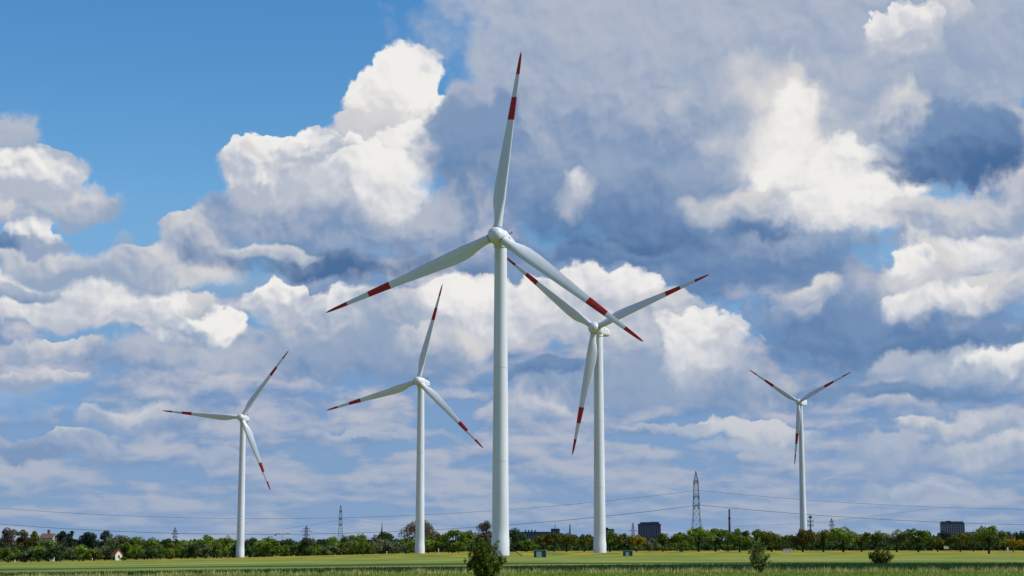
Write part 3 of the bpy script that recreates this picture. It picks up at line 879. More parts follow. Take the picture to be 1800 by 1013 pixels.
G_ROW, G_WOOD, G_LEFT = 'oaks in the row along the right side of the field', 'trees along the far edge of the field', 'trees of the wood beyond the left part of the field'
TREES = [
    # px, top, width, Y, colour, shape, label, group
    (14, 926, 30, 1150, 'twig', 'bare', 'broad brownish grey tree at the far left end of the wood', G_LEFT),
    (39, 930, 28, 1160, 'brown', 'bare', 'brown tree right beside the broad brownish grey one at the wood end', G_LEFT),
    (60, 933, 22, 1150, 'olive', 'oak', 'small rounded olive tree standing left of the red chimney house', G_LEFT),
    (108, 932, 23, 1150, 'pine', 'oak', 'dark rounded pine just right of the red chimney house', G_LEFT),
    (125, 933, 18, 1160, 'pine', 'oak', 'narrower dark pine in the middle of three dark pines', G_LEFT),
    (156, 932, 36, 1150, 'pine', 'oak', 'widest of the dark pines on the wooded skyline', G_LEFT),
    (185, 931, 22, 1160, 'pine', 'bare', 'ragged dark pine at the end of the dark pine group', G_LEFT),
    (208, 939, 44, 1080, 'grey', 'oak', 'wide pale grey green tree behind the white gabled cottage', G_LEFT),
    (238, 940, 30, 1080, 'green', 'oak', 'round green tree right of the wide pale grey green one', G_LEFT),
    (268, 943, 36, 1080, 'green', 'oak', 'flat topped green tree left of the tiny far pylon', G_LEFT),
    (296, 945, 34, 1100, 'dark', 'oak', 'dark green tree directly under the tiny leftmost pylon', G_LEFT),
    (326, 948, 30, 1080, 'fresh', 'oak', 'low fresh green tree right of the tiny leftmost pylon', G_LEFT),
    (363, 940, 38, 1050, 'fresh', 'oak', 'bright green tree left of the leftmost wind turbine tower', G_LEFT),
    (397, 941, 36, 1050, 'green', 'oak', 'green tree touching the left edge of the leftmost tower', G_LEFT),
    (441, 944, 40, 1050, 'dark', 'oak', 'dark green tree just right of the leftmost tower', G_LEFT),
    (470, 944, 34, 1050, 'green', 'oak', 'green tree left below the red and white crane', G_LEFT),
    (503, 946, 40, 1060, 'dark', 'oak', 'dark tree under the red and white crane', G_LEFT),
    (541, 944, 32, 1000, 'twig', 'bare', 'brownish tree below the small faint pylon with arms', G_LEFT),
    (568, 946, 32, 1000, 'dark', 'oak', 'dark green tree between the brownish tree and the second pylon', G_LEFT),
    (585, 942, 28, 1010, 'fresh', 'oak', 'fresh green tree at the foot of the second largest pylon', G_LEFT),
    (612, 941, 34, 980, 'olive', 'oak', 'olive brown tree just right of the second largest pylon', G_LEFT),
    (630, 936, 36, 960, 'green', 'oak', 'pointed green tree between second pylon and church spire', G_LEFT),
    (678, 934, 46, 900, 'dark', 'oak', 'big dark green tree under the church spire', G_LEFT),
    (648, 948, 34, 900, 'brown', 'oak', 'brownish tree leaning on the dark tree below the church spire', G_LEFT),
    (737, 910, 66, 900, 'twig', 'bare', 'tallest bare brown tree behind the third tower', G_LEFT),
    (716, 944, 40, 860, 'green', 'oak', 'green tree at the left foot of the tall bare tree', G_LEFT),
    (768, 936, 44, 850, 'olive', 'oak', 'olive tree at the right foot of the tall bare tree', G_LEFT),
    (800, 930, 44, 800, 'green', 'oak', 'wide green tree left of the leafy roadside bush', G_WOOD),
    (828, 932, 34, 780, 'fresh', 'oak', 'fresh green tree directly behind the leafy roadside bush', G_WOOD),
    (854, 914, 34, 780, 'twig', 'bare', 'thin bare brown tree touching the nearest tower on its left', G_WOOD),
    (902, 926, 44, 700, 'dark', 'oak', 'dark green tree touching the nearest tower on its right', G_WOOD),
    (926, 948, 36, 640, 'green', 'low', 'low green tree behind the left green cabinet', G_WOOD),
    (955, 938, 32, 680, 'olive', 'oak', 'olive brown tree behind and right of the left green cabinet', G_WOOD),
    (974, 934, 34, 660, 'brown', 'oak', 'brown crowned tree left of the short dark chimney', G_WOOD),
    (996, 934, 40, 640, 'olive', 'oak', 'spreading olive tree below the short dark chimney', G_WOOD),
    (1027, 938, 36, 650, 'olive', 'oak', 'olive tree touching the second tower on its left', G_WOOD),
    (1072, 931, 40, 650, 'green', 'oak', 'green tree touching the second tower on its right', G_WOOD),
    (1096, 938, 30, 640, 'olive', 'oak', 'yellowish olive tree behind the right green cabinet', G_WOOD),
    (1119, 938, 30, 640, 'yellow', 'oak', 'bright yellow tree left of the dark office tower', G_WOOD),
    (1143, 946, 40, 760, 'grey', 'oak', 'grey green tree in front of the dark office tower', G_WOOD),
    (1165, 935, 18, 640, 'olive', 'tall', 'slim olive tree at the right edge of the dark office tower', G_WOOD),
    (1196, 936, 40, 700, 'green', 'oak', 'green tree between dark office tower and largest pylon', G_WOOD),
    (1228, 926, 50, 640, 'fresh', 'oak', 'large green tree at the foot of the largest pylon', G_WOOD),
    (1258, 929, 46, 650, 'green', 'oak', 'large green tree right of the largest pylon', G_WOOD),
    (1300, 930, 38, 600, 'green', 'oak', 'rounded dark green oak below the tall brown chimney', G_ROW),
    (1330, 931, 36, 720, 'green', 'oak', 'green oak showing behind the leafy sapling', G_ROW),
    (1356, 935, 34, 620, 'olive', 'oak', 'olive green oak right of the leafy sapling', G_ROW),
    (1411, 930, 50, 600, 'brown', 'oak', 'brown crowned oak in front of the smallest turbine tower', G_ROW),
    (1447, 930, 36, 610, 'olive', 'oak', 'olive oak right of the smallest turbine tower', G_ROW),
    (1482, 924, 46, 600, 'fresh', 'oak', 'tall fresh green oak right of the faint far pylon', G_ROW),
    (1514, 938, 30, 620, 'brown', 'oak', 'small brownish oak left behind the low olive green shrub', G_ROW),
    (1540, 933, 42, 610, 'green', 'oak', 'green oak straight behind the low olive green shrub', G_ROW),
    (1576, 931, 38, 600, 'grey', 'oak', 'pale grey green oak right behind the low olive green shrub', G_ROW),
    (1614, 929, 48, 590, 'green', 'oak', 'broad green oak third from the right office block', G_ROW),
    (1648, 942, 40, 640, 'olive', 'oak', 'low olive tree left of the light grid office block', G_ROW),
    (1660, 934, 30, 800, 'pine', 'oak', 'dark tree rising at the left edge of the grid office block', G_ROW),
    (1688, 937, 38, 640, 'olive', 'oak', 'olive green tree in front of the grid office block', G_ROW),
    (1711, 934, 28, 680, 'grey', 'oak', 'grey green tree between grid office block and the biggest oak', G_ROW),
    (1738, 924, 50, 470, 'green', 'oak', 'biggest and nearest oak near the right end of the row', G_ROW),
    (1771, 935, 26, 760, 'twig', 'bare', 'pale bare tree just right of the biggest oak', G_ROW),
    (1781, 946, 36, 620, 'yellow', 'oak', 'yellowish low tree at the right end of the row', G_ROW),
    (1800, 934, 30, 700, 'dark', 'oak', 'dark tree cut by the right edge of the picture', G_ROW),
]
for i, (px, top, w, Y, kind, shape, label, grp) in enumerate(TREES):
    nm = {'twig': 'bare_tree', 'pine': 'pine_tree'}.get(kind, 'oak_tree' if grp == G_ROW else 'tree')
    make_tree(nm, px, top, w, Y, kind, label, shape, i, grp)

# bushes along the edge of the wood on the left: alike, one group
r_ = random.Random(5)
edge_kinds = ['green', 'olive', 'dark', 'grey', 'green', 'grey', 'fresh', 'green']
MARKS = [(14, 'broad brownish grey tree'), (84, 'red chimney house'), (154, 'widest dark pine'), (206, 'white cottage'), (307, 'tiny leftmost pylon'), (422, 'leftmost tower'),
         (496, 'red and white crane'), (538, 'small faint pylon'), (598, 'second largest pylon'), (671, 'church spire'), (735, 'third tower'), (810, 'thin bare brown tree')]
COLOUR = {'green': 'green', 'olive': 'olive', 'dark': 'dark green', 'grey': 'grey green', 'fresh': 'fresh green'}
ORD = ['nearest', 'second', 'third', 'fourth', 'fifth', 'sixth']
spots = []
bx = 4
while bx < 800:
    w = r_.uniform(26, 46)
    px = bx + w * .3
    Y = np.interp(bx, [0, 420, 700, 850], [900, 880, 760, 640]) + r_.uniform(-12, 40)
    if 385 < px < 455:
        Y = 935 + r_.uniform(0, 20)
    if 187 < px < 226:
        Y = 905
    z0 = np.interp(bx, [0, 420, 700, 850], [990, 979, 974, 971])
    spots.append((px, z0 - r_.uniform(18, 32), w, Y, edge_kinds[r_.randrange(8)]))
    bx += w * r_.uniform(.42, .62)
near = [min(range(len(MARKS)), key=lambda i: abs(MARKS[i][0] - p[0])) for p in spots]
for j, p in enumerate(spots):
    mk = near[j]; d = p[0] - MARKS[mk][0]
    same = sorted([abs(q[0] - MARKS[mk][0]) for k, q in enumerate(spots) if near[k] == mk and (q[0] - MARKS[mk][0] < 0) == (d < 0)])
    lab = '%s %s bush %s of the %s below the wood' % (ORD[same.index(abs(d))], COLOUR[p[4]], 'left' if d < 0 else 'right', MARKS[mk][1])
    make_tree('edge_bush', p[0], p[1], p[2], p[3], p[4], lab, 'round', 300 + j, 'bushes along the foot of the wood', cat='bush', dense=.9)
for i, (px, top, w, Y, kind, label) in enumerate([
        (196, 977, 13, 836, 'dark', 'low dark bush hiding the left corner of the white cottage'),
        (217, 979, 11, 836, 'green', 'low green bush hiding the right corner of the white cottage'),
        (84, 944, 40, 1120, 'green', 'green bush in front of the brown roofed house'),
        (1141, 954, 48, 620, 'grey', 'round grey green willow bush below the dark office tower'),
        (1190, 956, 50, 610, 'green', 'round green bush left of the foot of the largest pylon'),
        (1100, 958, 40, 640, 'dark', 'dark low bush behind the right green cabinet'),
        (905, 955, 46, 640, 'dark', 'dark bush behind the entrance stairs of the nearest tower'),
        (1275, 958, 40, 660, 'green', 'low green bush below the largest trees by the pylon')]):
    make_tree('edge_bush', px, top, w, Y, kind, label, 'round', 600 + i, None, cat='bush')


def wood_mass(name, segs, kind, label, size, seed, n_per=55):
    """a far wood that reads as one mass: clumps in several rows, joined"""
    r = rs(seed); cs, rd = [], []
    for (xa, xb, ytop_a, ytop_b, Y) in segs:
        for row in range(3):
            Yr = Y + row * 18
            n = int(abs(at(xb, 960, Yr).x - at(xa, 960, Yr).x) / (size * 3.2)) + 2
            for i in range(n):
                t = (i + r.uniform(-.4, .4)) / n
                px = xa + (xb - xa) * t
                x = at(px, 960, Yr).x; zb = gz(x, Yr)
                zt = at(px, ytop_a + (ytop_b - ytop_a) * t + r.uniform(-1, 4), Yr).z
                h = max(zt - zb, 1.0)
                for k in range(max(1, int(h / (size * 4.0)))):
                    R_ = size * r.uniform(2.2, 3.6)
                    cs.append((x + r.normal(0, size), Yr + r.normal(0, 3), max(zb + R_ * .4, zt - R_ * .8 - k * size * 4.0)))
                    rd.append((R_, R_, R_ * .85))
    v, f = leaves_on(np.array(cs), np.array(rd), n_per, size, r)
    o = link(name, mesh_data(name, v, f), LEAF[kind])
    tag(o, label, kind='stuff')


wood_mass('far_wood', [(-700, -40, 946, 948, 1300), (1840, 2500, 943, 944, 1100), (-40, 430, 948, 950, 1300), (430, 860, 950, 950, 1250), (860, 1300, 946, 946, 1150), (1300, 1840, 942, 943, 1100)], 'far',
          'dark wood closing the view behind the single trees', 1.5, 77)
wood_mass('hedgerow', [(860, 1180, 955, 955, 780), (1180, 1840, 952, 953, 800), (1840, 2400, 951, 952, 800)], 'dark', 'dark hedgerow behind the row of oaks', 0.8, 78)
wood_mass('undergrowth', [(-600, -30, 964, 962, 960), (-30, 420, 962, 958, 960), (420, 860, 958, 956, 930)], 'dark', 'dark undergrowth between the bushes and the wood', 1.1, 79, 45)


def shrub(name, px, Y, top, w_px, kind, label, stems, seed, leaf=.075, per=170, base_drop=0.0, dens=None, taper=.6):
    """many upright stems fanning out, leaves set along each"""
    r = rs(seed)
    x = at(px, 960, Y).x; zb = gz(x, Y)
    H = at(px, top, Y).z - zb; W = w_px / F_PX * Y
    root = empty(name, (x, Y, zb))
    tag(root, label, 'bush')
    m = MB(); cs, rd = [], []
    for i in range(stems):
        a = r.uniform(0, 2 * math.pi); q = math.sqrt(r.uniform(0, 1))
        ex, ey = math.cos(a) * q * W * .47, math.sin(a) * q * W * .42
        h = H * (1 - .5 * q * q) * r.uniform(.55, 1.0)
        p = [(ex * .12, ey * .12, -.05), (ex * .45, ey * .45, h * .36), (ex * .8, ey * .8, h * .7), (ex, ey, h * .98)]
        m.tube(p, [.022, .018, .012, .005], 5)
        for t in np.linspace(dens or .18, .98, 8):
            k = t * 3; k0 = min(int(k), 2); u = k - k0
            c_ = [p[k0][z] * (1 - u) + p[k0 + 1][z] * u for z in range(3)]
            cs.append((c_[0] + r.normal(0, .05 * W), c_[1] + r.normal(0, .05 * W), c_[2]))
            R_ = W * r.uniform(.045, .105) * (1.3 - taper * t)
            rd.append((R_, R_, R_ * 1.5))
    v, f = leaves_on(np.array(cs), np.array(rd), max(4, per // 8), leaf, r, .2)
    v[:, 2] = np.maximum(v[:, 2], .02)
    link('foliage', mesh_data('foliage', v, f), LEAF[kind], root)
    link('stems', m.data('stems', True), BARK, root)
    return root


shrub('leafy_bush', 856, 112, 934, 66, 'bush', 'dense upright green bush in front of the nearest tower foot', 58, 5, .06, 200, taper=.75)
shrub('sapling', 1333, 141, 945, 44, 'glossy', 'slender leafy sapling with pale shiny leaves before the row of oaks', 18, 8, .075, 170, dens=.08, taper=.5)
shrub('low_shrub', 1546, 200, 956, 48, 'russet', 'low rounded olive green shrub standing at the crop edge', 32, 9, .085, 110)

# ================================================================ pylons and lines


def lattice(root, H, b0, waist, top, mats, arms, leg_t=.17, br_t=.085, peak=.86, single_arm_dir='Y'):
    """square lattice mast with cross arms along local Y"""
    def half(z):
        t = z / H
        return float(np.interp(t, [0, .42, peak, 1], [b0, waist, top, .12]))
    zs = [0]
    while zs[-1] < H * .985:
        zs.append(min(H, zs[-1] + max(1.1, half(zs[-1]) * 1.75)))
    for sx in (-1, 1):
        for sy in (-1, 1):
            m = MB()
            for za, zb in ((0, .42 * H), (.42 * H, peak * H), (peak * H, H)):
                m.bar((sx * half(za), sy * half(za), za), (sx * half(zb), sy * half(zb), zb), leg_t)
            m.build('leg', mats, root)
    m = MB()
    for z0, z1 in zip(zs[:-1], zs[1:]):
        a, b_ = half(z0), half(z1)
        for s in (-1, 1):
            m.bar((-a, s * a, z0), (b_, s * b_, z1), br_t, n=3); m.bar((a, s * a, z0), (-b_, s * b_, z1), br_t, n=3)
            m.bar((s * a, -a, z0), (s * b_, b_, z1), br_t, n=3); m.bar((s * a, a, z0), (s * b_, -b_, z1), br_t, n=3)
            m.bar((-b_, s * b_, z1), (b_, s * b_, z1), br_t, n=3); m.bar((s * b_, -b_, z1), (s * b_, b_, z1), br_t, n=3)
    tag(m.build('bracing', mats, root), kind='stuff')
    for z, ln in arms:
        h = half(z)
        m = MB()
        for s in (-1, 1):
            for e in (-1, 1):
                m.bar((e * h, s * h, z), (0, s * ln, z + .2), br_t * 1.6)
                m.bar((e * h, s * h, z + ln * .20), (0, s * ln, z + .3), br_t * 1.4)
                for t in (.3, .6):
                    m.bar((e * h * (1 - t), s * (h + (ln - h) * t), z), (e * h * (1 - t), s * (h + (ln - h) * t), z + ln * .20 * (1 - t) + .1), br_t, n=3)
            m.bar((-h, s * h, z), (h, s * h, z), br_t * 1.6)
        arm = m.build('cross_arm', mats, root)
        for s in (-1, 1):
            for q in (.55, .97):
                y = s * (h + (ln - h) * q)
                m = MB()
                m.tube([(0, y, z + .1), (0, y, z - .5), (0, y, z - 1.9)], [.05, .17, .12], 6)
                m.build('insulator', mats, arm)
    MB().box(-b0 - .5, b0 + .5, -b0 - .5, b0 + .5, -.6, .25).build('footing', mat('concrete', (.3, .29, .27), .9), root)


def pylon(px, top, Y, label, yaw, arms, H=None, b0=4.2, waist=2.5, tp=1.9, m=None, leg_t=.17, br_t=.085, peak=.86):
    x = at(px, 960, Y).x
    zb = gz(x, Y)
    H = at(px, top, Y).z - zb
    root = empty('lattice_pylon', (x, Y, zb), rad(yaw))
    tag(root, label, 'pylon', 'lattice power pylons on the horizon')
    lattice(root, H, b0, waist, tp, m or STEEL, [(a * H, l) for a, l in arms], leg_t, br_t, peak)
    return root


pylon(1225, 828, 1350, 'tallest lattice pylon standing behind the large green trees', 4, [(.545, 9.5), (.665, 12), (.86, 7)], b0=4.6, waist=2.45, tp=1.6, leg_t=.14, br_t=.07)
pylon(598, 888, 2250, 'second largest lattice pylon, left of the church spire', 6, [(.58, 9), (.70, 12), (.86, 7)], b0=4.6, waist=2.4, tp=1.5, leg_t=.26, br_t=.13)
pylon(307, 927, 4000, 'tiny lattice pylon showing over the wood at the left', 55, [(.60, 9), (.72, 12), (.84, 7)], m=STEEL_FAR, leg_t=.4, br_t=.2)
pylon(538, 924, 3700, 'small faint lattice pylon with visible arms above the brownish tree', 70, [(.62, 10), (.76, 13), (.88, 8)], m=STEEL_FAR, leg_t=.34, br_t=.17)
pylon(1113, 919, 3700, 'faint lattice pylon left of the dark office tower', 75, [(.45, 12), (.66, 9)], m=STEEL_FAR, leg_t=.34, br_t=.17)
pylon(1463, 911, 3200, 'faint far lattice pylon between the tiered mast and the tall green oak', 20, [(.60, 10), (.74, 12), (.88, 7)], m=STEEL_FAR, leg_t=.26, br_t=.12)


def tiered_mast():
    px, top, Y = 1425.5, 905, 2000
    x = at(px, 960, Y).x; zb = gz(x, Y); H = at(px, top, Y).z - zb
    root = empty('antenna_mast', (x, Y, zb))
    tag(root, 'slim antenna mast with three tiers of dark panels beside the smallest turbine', 'mast')
    m = MB(); m.tube([(0, 0, -.3), (0, 0, H * .6), (0, 0, H)], [.9, .7, .35], 10); m.build('pole', STEEL, root)
    for t, r in ((.66, 3.6), (.78, 3.4), (.90, 1.9)):
        z = H * t
        p = MB(); p.lathe([(.7, z - .25), (r, z - .12), (r, z + .12), (.7, z + .25)], 16); pl = p.build('platform', STEEL, root)
        for k in range(6):
            a = k * math.pi / 3
            q = MB(); c_, s2 = math.cos(a) * r * .93, math.sin(a) * r * .93
            q.box(c_ - .22, c_ + .22, s2 - .22, s2 + .22, z + .12, z + 2.0); q.build('antenna', STEEL, pl)
    MB().bar((0, 0, H), (0, 0, H + 1.8), .1).build('rod', STEEL, root)


tiered_mast()


def wire(pts, Y0, Y1, label, group, rr=.085, n=40):
    """pts: (px, py) points on one sagging cable, distance running from Y0 to Y1"""
    xs = [p[0] for p in pts]
    P = []
    co = np.polyfit(xs, [p[1] for p in pts], 2) if len(pts) > 2 else np.polyfit(xs, [p[1] for p in pts], 1)
    for i in range(n + 1):
        px = xs[0] + (xs[-1] - xs[0]) * i / n
        Y = Y0 + (Y1 - Y0) * i / n
        P.append(at(px, float(np.polyval(co, px)), Y))
    m = MB(); m.tube(P, rr, 5)
    o = m.build('power_cable', CABLE, smooth=True)
    tag(o, label, 'cable', group)
    return o


GW = 'power cables between the pylons'
lowerL = [(1225, 888), (1050, 909), (830, 928.5), (640, 937.5), (480, 939.5), (250, 934), (0, 921), (-160, 908)]
upperL = [(1225, 862), (1040, 883), (835, 901), (600, 911), (420, 912), (200, 905), (0, 892), (-160, 880)]
lowerR = [(1225, 887), (1390, 903), (1520, 911.5), (1660, 918), (1800, 922.5), (1960, 924)]
upperR = [(1225, 862), (1390, 877), (1500, 884.5), (1600, 890), (1800, 895), (1960, 896)]
for pts, lab in ((lowerL, 'one of two lower power cables running left from the tallest pylon across the towers'), (upperL, 'one of two upper power cables running left from the tallest pylon across the towers'),
                 (lowerR, 'one of two lower power cables running right from the tallest pylon'), (upperR, 'one of two upper power cables running right from the tallest pylon')):
    rr = .15 if 'lower' in lab else .10
    for k, dy in enumerate((-8, 8)):
        w_ = wire(pts, 1350 + dy, (1420 if 'left' in lab else 1420) + dy, lab, GW, rr)
wire([(598, 914), (540, 924), (440, 938)], 2250, 2900, 'thin cable falling left from the second largest pylon', GW, .12)
wire([(598, 912), (640, 918), (690, 923)], 2250, 2400, 'thin cable falling right from the second largest pylon', GW, .10)
wire([(1463, 916), (1540, 907), (1640, 894)], 3200, 2900, 'thin cable rising right from the faint far pylon behind the oaks', GW, .16)
wire([(1463, 917), (1380, 922), (1290, 926)], 3200, 3600, 'thin cable leading left from the faint far pylon behind the oaks', GW, .12)

# ================================================================ buildings
CONC = mat('dark_facade', (0.085, 0.095, 0.17), 0.7, (0.10, 0.105, 0.18), 0.1)
GLASS = mat('dark_window_glass', (0.012, 0.016, 0.03), 0.15, spec=0.5)
LIGHTC = mat('light_facade', (0.17, 0.19, 0.26), 0.8, (0.14, 0.16, 0.22), 0.1)
SPAND = mat('spandrel_dark', (0.034, 0.040, 0.085), 0.6)
ROOFD = mat('dark_roof', (0.035, 0.042, 0.065), 0.8)


def office(px0, px1, top, Y, label, facade, cols, rows, fh, pent, win=(.62, .55), depth=16):
    """slab office block: facade wall with recessed window bays, roof storey"""
    a = at(px0, 960, Y).x; b_ = at(px1, 960, Y).x
    cx_ = (a + b_) / 2; W = b_ - a; zb = gz(cx_, Y); H = at(px0, top, Y).z - zb
    root = empty('office_block', (cx_, Y, zb)); tag(root, label, 'building')
    MB().box(-W / 2, W / 2, .4, depth, -.5, H).build('wall', facade, root)
    cw = W / cols
    for i in range(cols + 1):
        x = -W / 2 + i * cw; t = cw * (1 - win[0]) / 2
        MB().box(max(-W / 2, x - t), min(W / 2, x + t), 0, .398, -.5, H - .01).build('pier', facade, root)
    rows_z = [H - 1.6 - fh * (k + 1) for k in range(rows)]
    wmesh = MB().box(-cw * win[0] / 2 + .02, cw * win[0] / 2 - .02, .25, .36, 0, fh * win[1]).data('window'); wmesh.materials.append(GLASS)
    for k, z in enumerate(rows_z):
        MB().box(-W / 2 + .05, W / 2 - .05, .12, .37, z + fh * win[1], z + fh).build('spandrel', SPAND if facade is CONC else facade, root)
        for i in range(cols):
            link('window', wmesh, None, root, (-W / 2 + (i + .5) * cw, 0, z))
    rf = MB().box(-W / 2 - .3, W / 2 + .3, -.3, depth + .3, H + .002, H + .6).build('roof', ROOFD, root)
    for (u0, u1, h) in pent:
        MB().box(-W / 2 + u0 * W, -W / 2 + u1 * W, 3, depth - 3, H + .61, H + .6 + h).build('roof_storey', ROOFD, rf)
    return root


office(1123, 1162, 921.5, 2500, 'dark blue office tower block above the yellow tree', CONC, 13, 8, 3.3, [(.10, .55, 2.2), (.55, .93, 2.6)])
office(1658.5, 1697, 921, 2400, 'lighter office block with pale window grid at the right', LIGHTC, 10, 8, 3.2, [(.0, .98, 2.6), (.25, .4, 3.4)], win=(.62, .78))
office(912, 972, 936, 1900, 'long low dark factory building right of the nearest tower', CONC, 14, 3, 3.4, [(.18, .22, 2.0), (.27, .31, 2.0), (.36, .40, 2.0), (.46, .5, 1.8)])
office(969, 984, 930.5, 1900, 'dark block with flat roof at the end of the factory', CONC, 4, 4, 3.4, [(.45, .5, 4.0)])
office(1061, 1079, 931, 1900, 'dark flat roofed block just right of the second tower', CONC, 4, 4, 3.4, [(.1, .5, 1.4)])


def chimney(px, top, Y, w_px, label, col, cap=.3):
    x = at(px, 960, Y).x; zb = gz(x, Y); H = at(px, top, Y).z - zb; r0 = w_px / 2 / F_PX * Y
    root = empty('chimney', (x, Y, zb)); tag(root, label, 'chimney')
    MB().lathe([(r0 * 1.3, -.3), (r0 * 1.05, H * .5), (r0, H * .74)], 16).build('shaft', col, root, True)
    MB().lathe([(r0 * 1.12, H * .741), (r0 * 1.12, H * .78), (r0 * .8, H * .785), (r0 * .78, H)], 16).build('flue', mat('soot', (.02, .02, .025), .9), root, True)
    return root


chimney(1283, 895, 2700, 3.6, 'tall brown chimney right of the tallest pylon', mat('chimney_brick', (.07, .045, .045), .9, (.05, .035, .035), .2))
chimney(1002, 922, 2600, 2.6, 'short dark chimney behind the olive trees', mat('chimney_dark', (.03, .03, .045), .9))


def church():
    px, Y = 671, 2800
    x = at(px, 960, Y).x; zb = gz(x, Y); H = at(px, 916, Y).z - zb
    root = empty('church_tower', (x, Y, zb)); tag(root, 'slender dark church spire above the dark green tree', 'church')
    MB().box(-2.6, 2.6, -2.6, 2.6, -.5, H * .50).build('wall', mat('church_brick', (.10, .07, .06), .9), root)
    MB().lathe([(3.0, H * .501), (1.5, H * .62), (.9, H * .72), (.05, H)], 8).build('spire', ROOFD, root)
    MB().bar((0, 0, H - .5), (0, 0, H + 2), .12).build('cross', ROOFD, root)


church()


def house(px, top, Y, w, d, wall_h, yaw, wall_m, roof_m, label, chim=False):
    x = at(px, 960, Y).x; zb = gz(x, Y); H = at(px, top, Y).z - zb
    root = empty('cottage', (x, Y, zb), rad(yaw)); tag(root, label, 'house')
    wh = max(H - wall_h, .4 * H)
    m = MB()
    m.add([(-w / 2, -d / 2, -.5), (w / 2, -d / 2, -.5), (w / 2, d / 2, -.5), (-w / 2, d / 2, -.5),
           (-w / 2, -d / 2, wh), (w / 2, -d / 2, wh), (w / 2, d / 2, wh), (-w / 2, d / 2, wh), (0, -d / 2, H - .15), (0, d / 2, H - .15)],
          [(0, 1, 5, 8, 4), (2, 3, 7, 9, 6), (1, 2, 6, 5), (3, 0, 4, 7), (5, 6, 9, 8), (7, 4, 8, 9)])
    m.build('wall', wall_m, root)
    rf = None
    for s in (-1, 1):
        e = .35; sl = (H - wh) / (w / 2)
        q = MB()
        q.add([(0, -d / 2 - e, H), (0, d / 2 + e, H), (s * (w / 2 + e), d / 2 + e, wh - e * sl), (s * (w / 2 + e), -d / 2 - e, wh - e * sl),
               (0, -d / 2 - e, H + .2), (0, d / 2 + e, H + .2), (s * (w / 2 + e), d / 2 + e, wh - e * sl + .2), (s * (w / 2 + e), -d / 2 - e, wh - e * sl + .2)],
              [(0, 1, 2, 3), (7, 6, 5, 4), (0, 4, 5, 1), (1, 5, 6, 2), (2, 6, 7, 3), (3, 7, 4, 0)])
        rf = q.build('roof', roof_m, root)
    if chim:
        MB().box(w * .12, w * .12 + 1.5, -.7, .8, H - 2.2, H + 2.6).build('chimney', mat('chimney_red', (.20, .085, .055), .9), rf)
    for sx in ((-.22, .22) if chim else (.0,)):
        for z in ([.45 * wh] + ([wh + .1 * (H - wh)] if H > 5 else [])):
            wn = MB().box(sx * w - .45, sx * w + .45, -d / 2 - .05, -d / 2 - .01, z, z + 1.1).build('window', GLASS, root)
            MB().box(sx * w - .55, sx * w + .55, -d / 2 - .09, -d / 2 - .052, z - .12, z - .02).build('sill', wall_m, wn)
    return root


house(206, 967, 840, 3.5, 4.2, 1.9, 38, mat('white_render', (.62, .58, .48), .8, (.65, .62, .52), .6),
      mat('red_tiles', (.32, .07, .035), .8, (.24, .05, .03), 1.2), 'small white gabled cottage with red roof among the bushes')
house(84, 938.5, 1190, 7, 8, 2.6, 90, mat('grey_render', (.42, .38, .34), .85), mat('brown_tiles', (.13, .085, .065), .85, (.10, .065, .05), .8),
      'brown roofed house with red chimney on the wooded skyline', True)


def crane():
    px, Y = 496, 2600
    x = at(px, 960, Y).x; zb = gz(x, Y); H = at(px, 940, Y).z - zb
    root = empty('tower_crane', (x, Y, zb)); tag(root, 'tiny red and white tower crane above the wood', 'crane')
    wm, rm = mat('crane_white', (.7, .7, .7), .6), mat('crane_red', (.45, .06, .05), .6)
    MB().box(-.8, .8, -.8, .8, -.5, H).build('mast', wm, root)
    for i, (a, b_) in enumerate(((-9, -3), (-3, 4), (4, 11))):
        MB().box(a, b_ - .01, -.6, .6, H + .3 + i * .01, H + 1.5).build('jib', rm if i % 2 == 0 else wm, root)
    MB().box(-11, -9.01, -.9, .9, H - 1.6, H + .9).build('counterweight', rm, root)
    MB().bar((0, 0, H + .2), (0, 0, H + 5), .4).build('tower_head', wm, root)


crane()

# ================================================================ small things on the field
CAB = mat('cabinet_green', (.022, .060, .045), .6, (.03, .07, .055), 1.5)
CABL = mat('cabinet_door', (.42, .52, .50), .6)


def cabinet(px, base, Y, w, h, label, door):
    x = at(px, 960, Y).x; zb = gz(x, Y)
    root = empty('transformer_cabinet', (x, Y, zb), rad(-6)); tag(root, label, 'cabinet', 'green transformer cabinets at the turbines')
    MB().box(-w / 2, w / 2, -.8, .8, -.2, h).build('body', CAB, root)
    MB().box(-w / 2 - .12, w / 2 + .12, -.95, .95, h + .002, h + .12).build('roof', mat('cabinet_roof', (.30, .36, .33), .6), root)
    d = MB().box(door[0] * w, door[1] * w, -.86, -.803, .05, h - .18).build('door', CABL, root)
    MB().box(door[1] * w - .16, door[1] * w - .10, -.90, -.863, h * .45, h * .58).build('handle', SEAM, d)
    MB().box(-w / 2 - .2, w / 2 + .2, -1.0, 1.0, -.3, -.0).build('plinth', mat('concrete', (.3, .29, .27), .9), root)


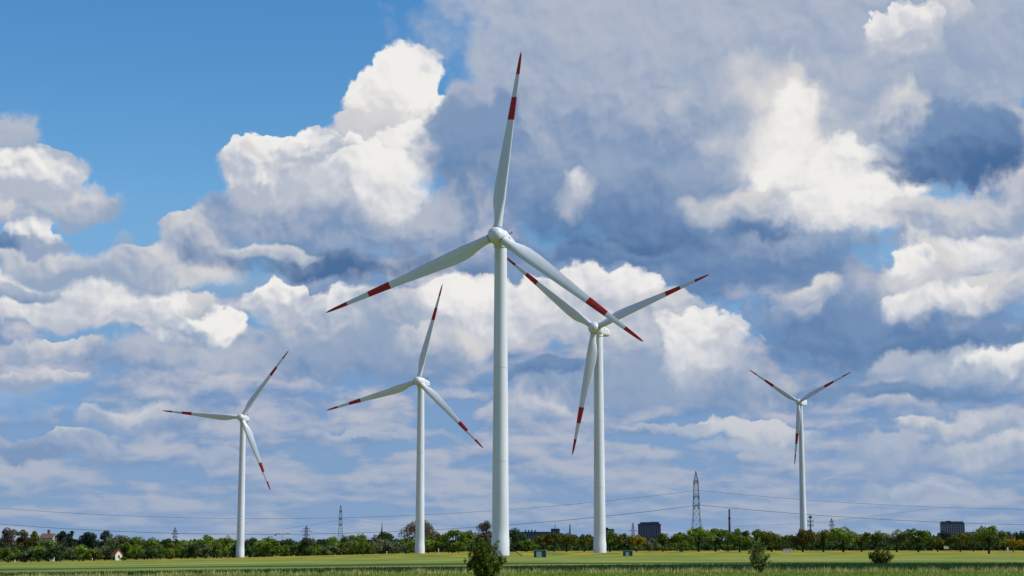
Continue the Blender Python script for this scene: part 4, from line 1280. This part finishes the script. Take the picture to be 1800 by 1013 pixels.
cabinet(949.5, 979, 345, 2.3, 1.28, 'green transformer cabinet with pale door right of the nearest tower', (-.28, .16))
cabinet(1103.5, 978, 375, 1.95, 1.0, 'green transformer cabinet with pale door right of the second tower', (-.22, .14))
for k, (px, w, lab) in enumerate(((1381.5, 1.5, 'larger pale utility box beside the oaks left of the smallest turbine'), (1389, .95, 'narrower pale utility box right next to the larger one'))):
    Y = 525; x = at(px, 960, Y).x
    root = empty('utility_box', (x, Y, gz(x, Y))); tag(root, lab, 'box')
    pm = mat('pale_box', (.55, .52, .52), .7)
    MB().box(-w / 2, w / 2, -.4, .4, -.1, 1.15).build('body', pm, root)
    MB().box(-w / 2 - .05, w / 2 + .05, -.46, .46, 1.152, 1.22).build('lid', pm, root)
    MB().box(-.02, .02, -.42, -.402, .08, 1.08).build('door_gap', SEAM, root)


def substation(px, Y):
    x = at(px, 960, Y).x
    root = empty('switch_house', (x, Y, gz(x, Y))); tag(root, 'pale low switch house at the foot of the smallest turbine', 'hut')
    pm = mat('pale_render', (.52, .55, .60), .8)
    MB().box(-3.2, 2.2, -1.5, 1.5, -.2, 2.5).build('wall', pm, root)
    MB().box(-3.5, 2.5, -1.8, 1.8, 2.502, 2.75).build('roof', mat('cabinet_roof', (.3, .36, .33), .6), root)
    MB().box(-.5, .5, -1.56, -1.502, 0, 2.1).build('door', CABL, root)


substation(1402, 1180)


def van(px, Y):
    x = at(px, 960, Y).x
    root = empty('parked_van', (x, Y, gz(x, Y) + .4), rad(76)); tag(root, 'tiny white vehicle under the trees below the grid office block', 'vehicle')
    wm = mat('van_white', (.8, .8, .8), .3, spec=.5)
    m = MB()
    pr = [(-2.3, .4), (2.3, .4), (2.3, 1.0), (1.75, 1.2), (1.2, 1.95), (-2.2, 2.0), (-2.3, 1.8)]
    n = len(pr)
    m.add([(a, s, b_) for s in (-.9, .9) for a, b_ in pr], [tuple(range(n)), tuple(range(2 * n - 1, n - 1, -1))] + [(i, n + i, n + (i + 1) % n, (i + 1) % n) for i in range(n)])
    m.build('body', wm, root)
    for xx in (-1.4, 1.45):
        for s in (-.93, .78):
            w = MB(); v0 = len(w.v)
            w.lathe([(.36, -s - .15), (.36, -s)], 14, 'Y'); w.v = [(a + xx, b_, c + .36) for a, b_, c in w.v]
            w.build('wheel', SEAM, root)
    for s in (-.93, .91):
        MB().box(.55, 1.3, s, s + .02, 1.2, 1.75).build('side_window', GLASS, root)


van(1663, 745)

POST = mat('white_post', (.7, .68, .6), .8)
for k, (px, Y, h, lab) in enumerate(((96, 840, 1.9, 'thin white marker post at the left end of the yellow meadow'), (163, 845, 1.2, 'short pale marker post left of the cottage'),
                                     (680, 720, 1.0, 'short pale marker post below the church spire'), (771, 690, 1.6, 'pale marker post beside the third tower foot'),
                                     (1771, 480, 1.4, 'pale marker post right of the biggest oak'), (27, 830, 1.2, 'pale marker post at the far left of the meadow'))):
    x = at(px, 960, Y).x
    root = empty('marker_post', (x, Y, gz(x, Y))); tag(root, lab, 'post')
    MB().box(-.16, .16, -.16, .16, -.3, h).build('post', POST, root)
    MB().add([(-.2, -.2, h + .002), (.2, -.2, h + .002), (.2, .2, h + .002), (-.2, .2, h + .002), (0, 0, h + .25)], [(0, 1, 4), (1, 2, 4), (2, 3, 4), (3, 0, 4), (3, 2, 1, 0)]).build('cap', POST, root)
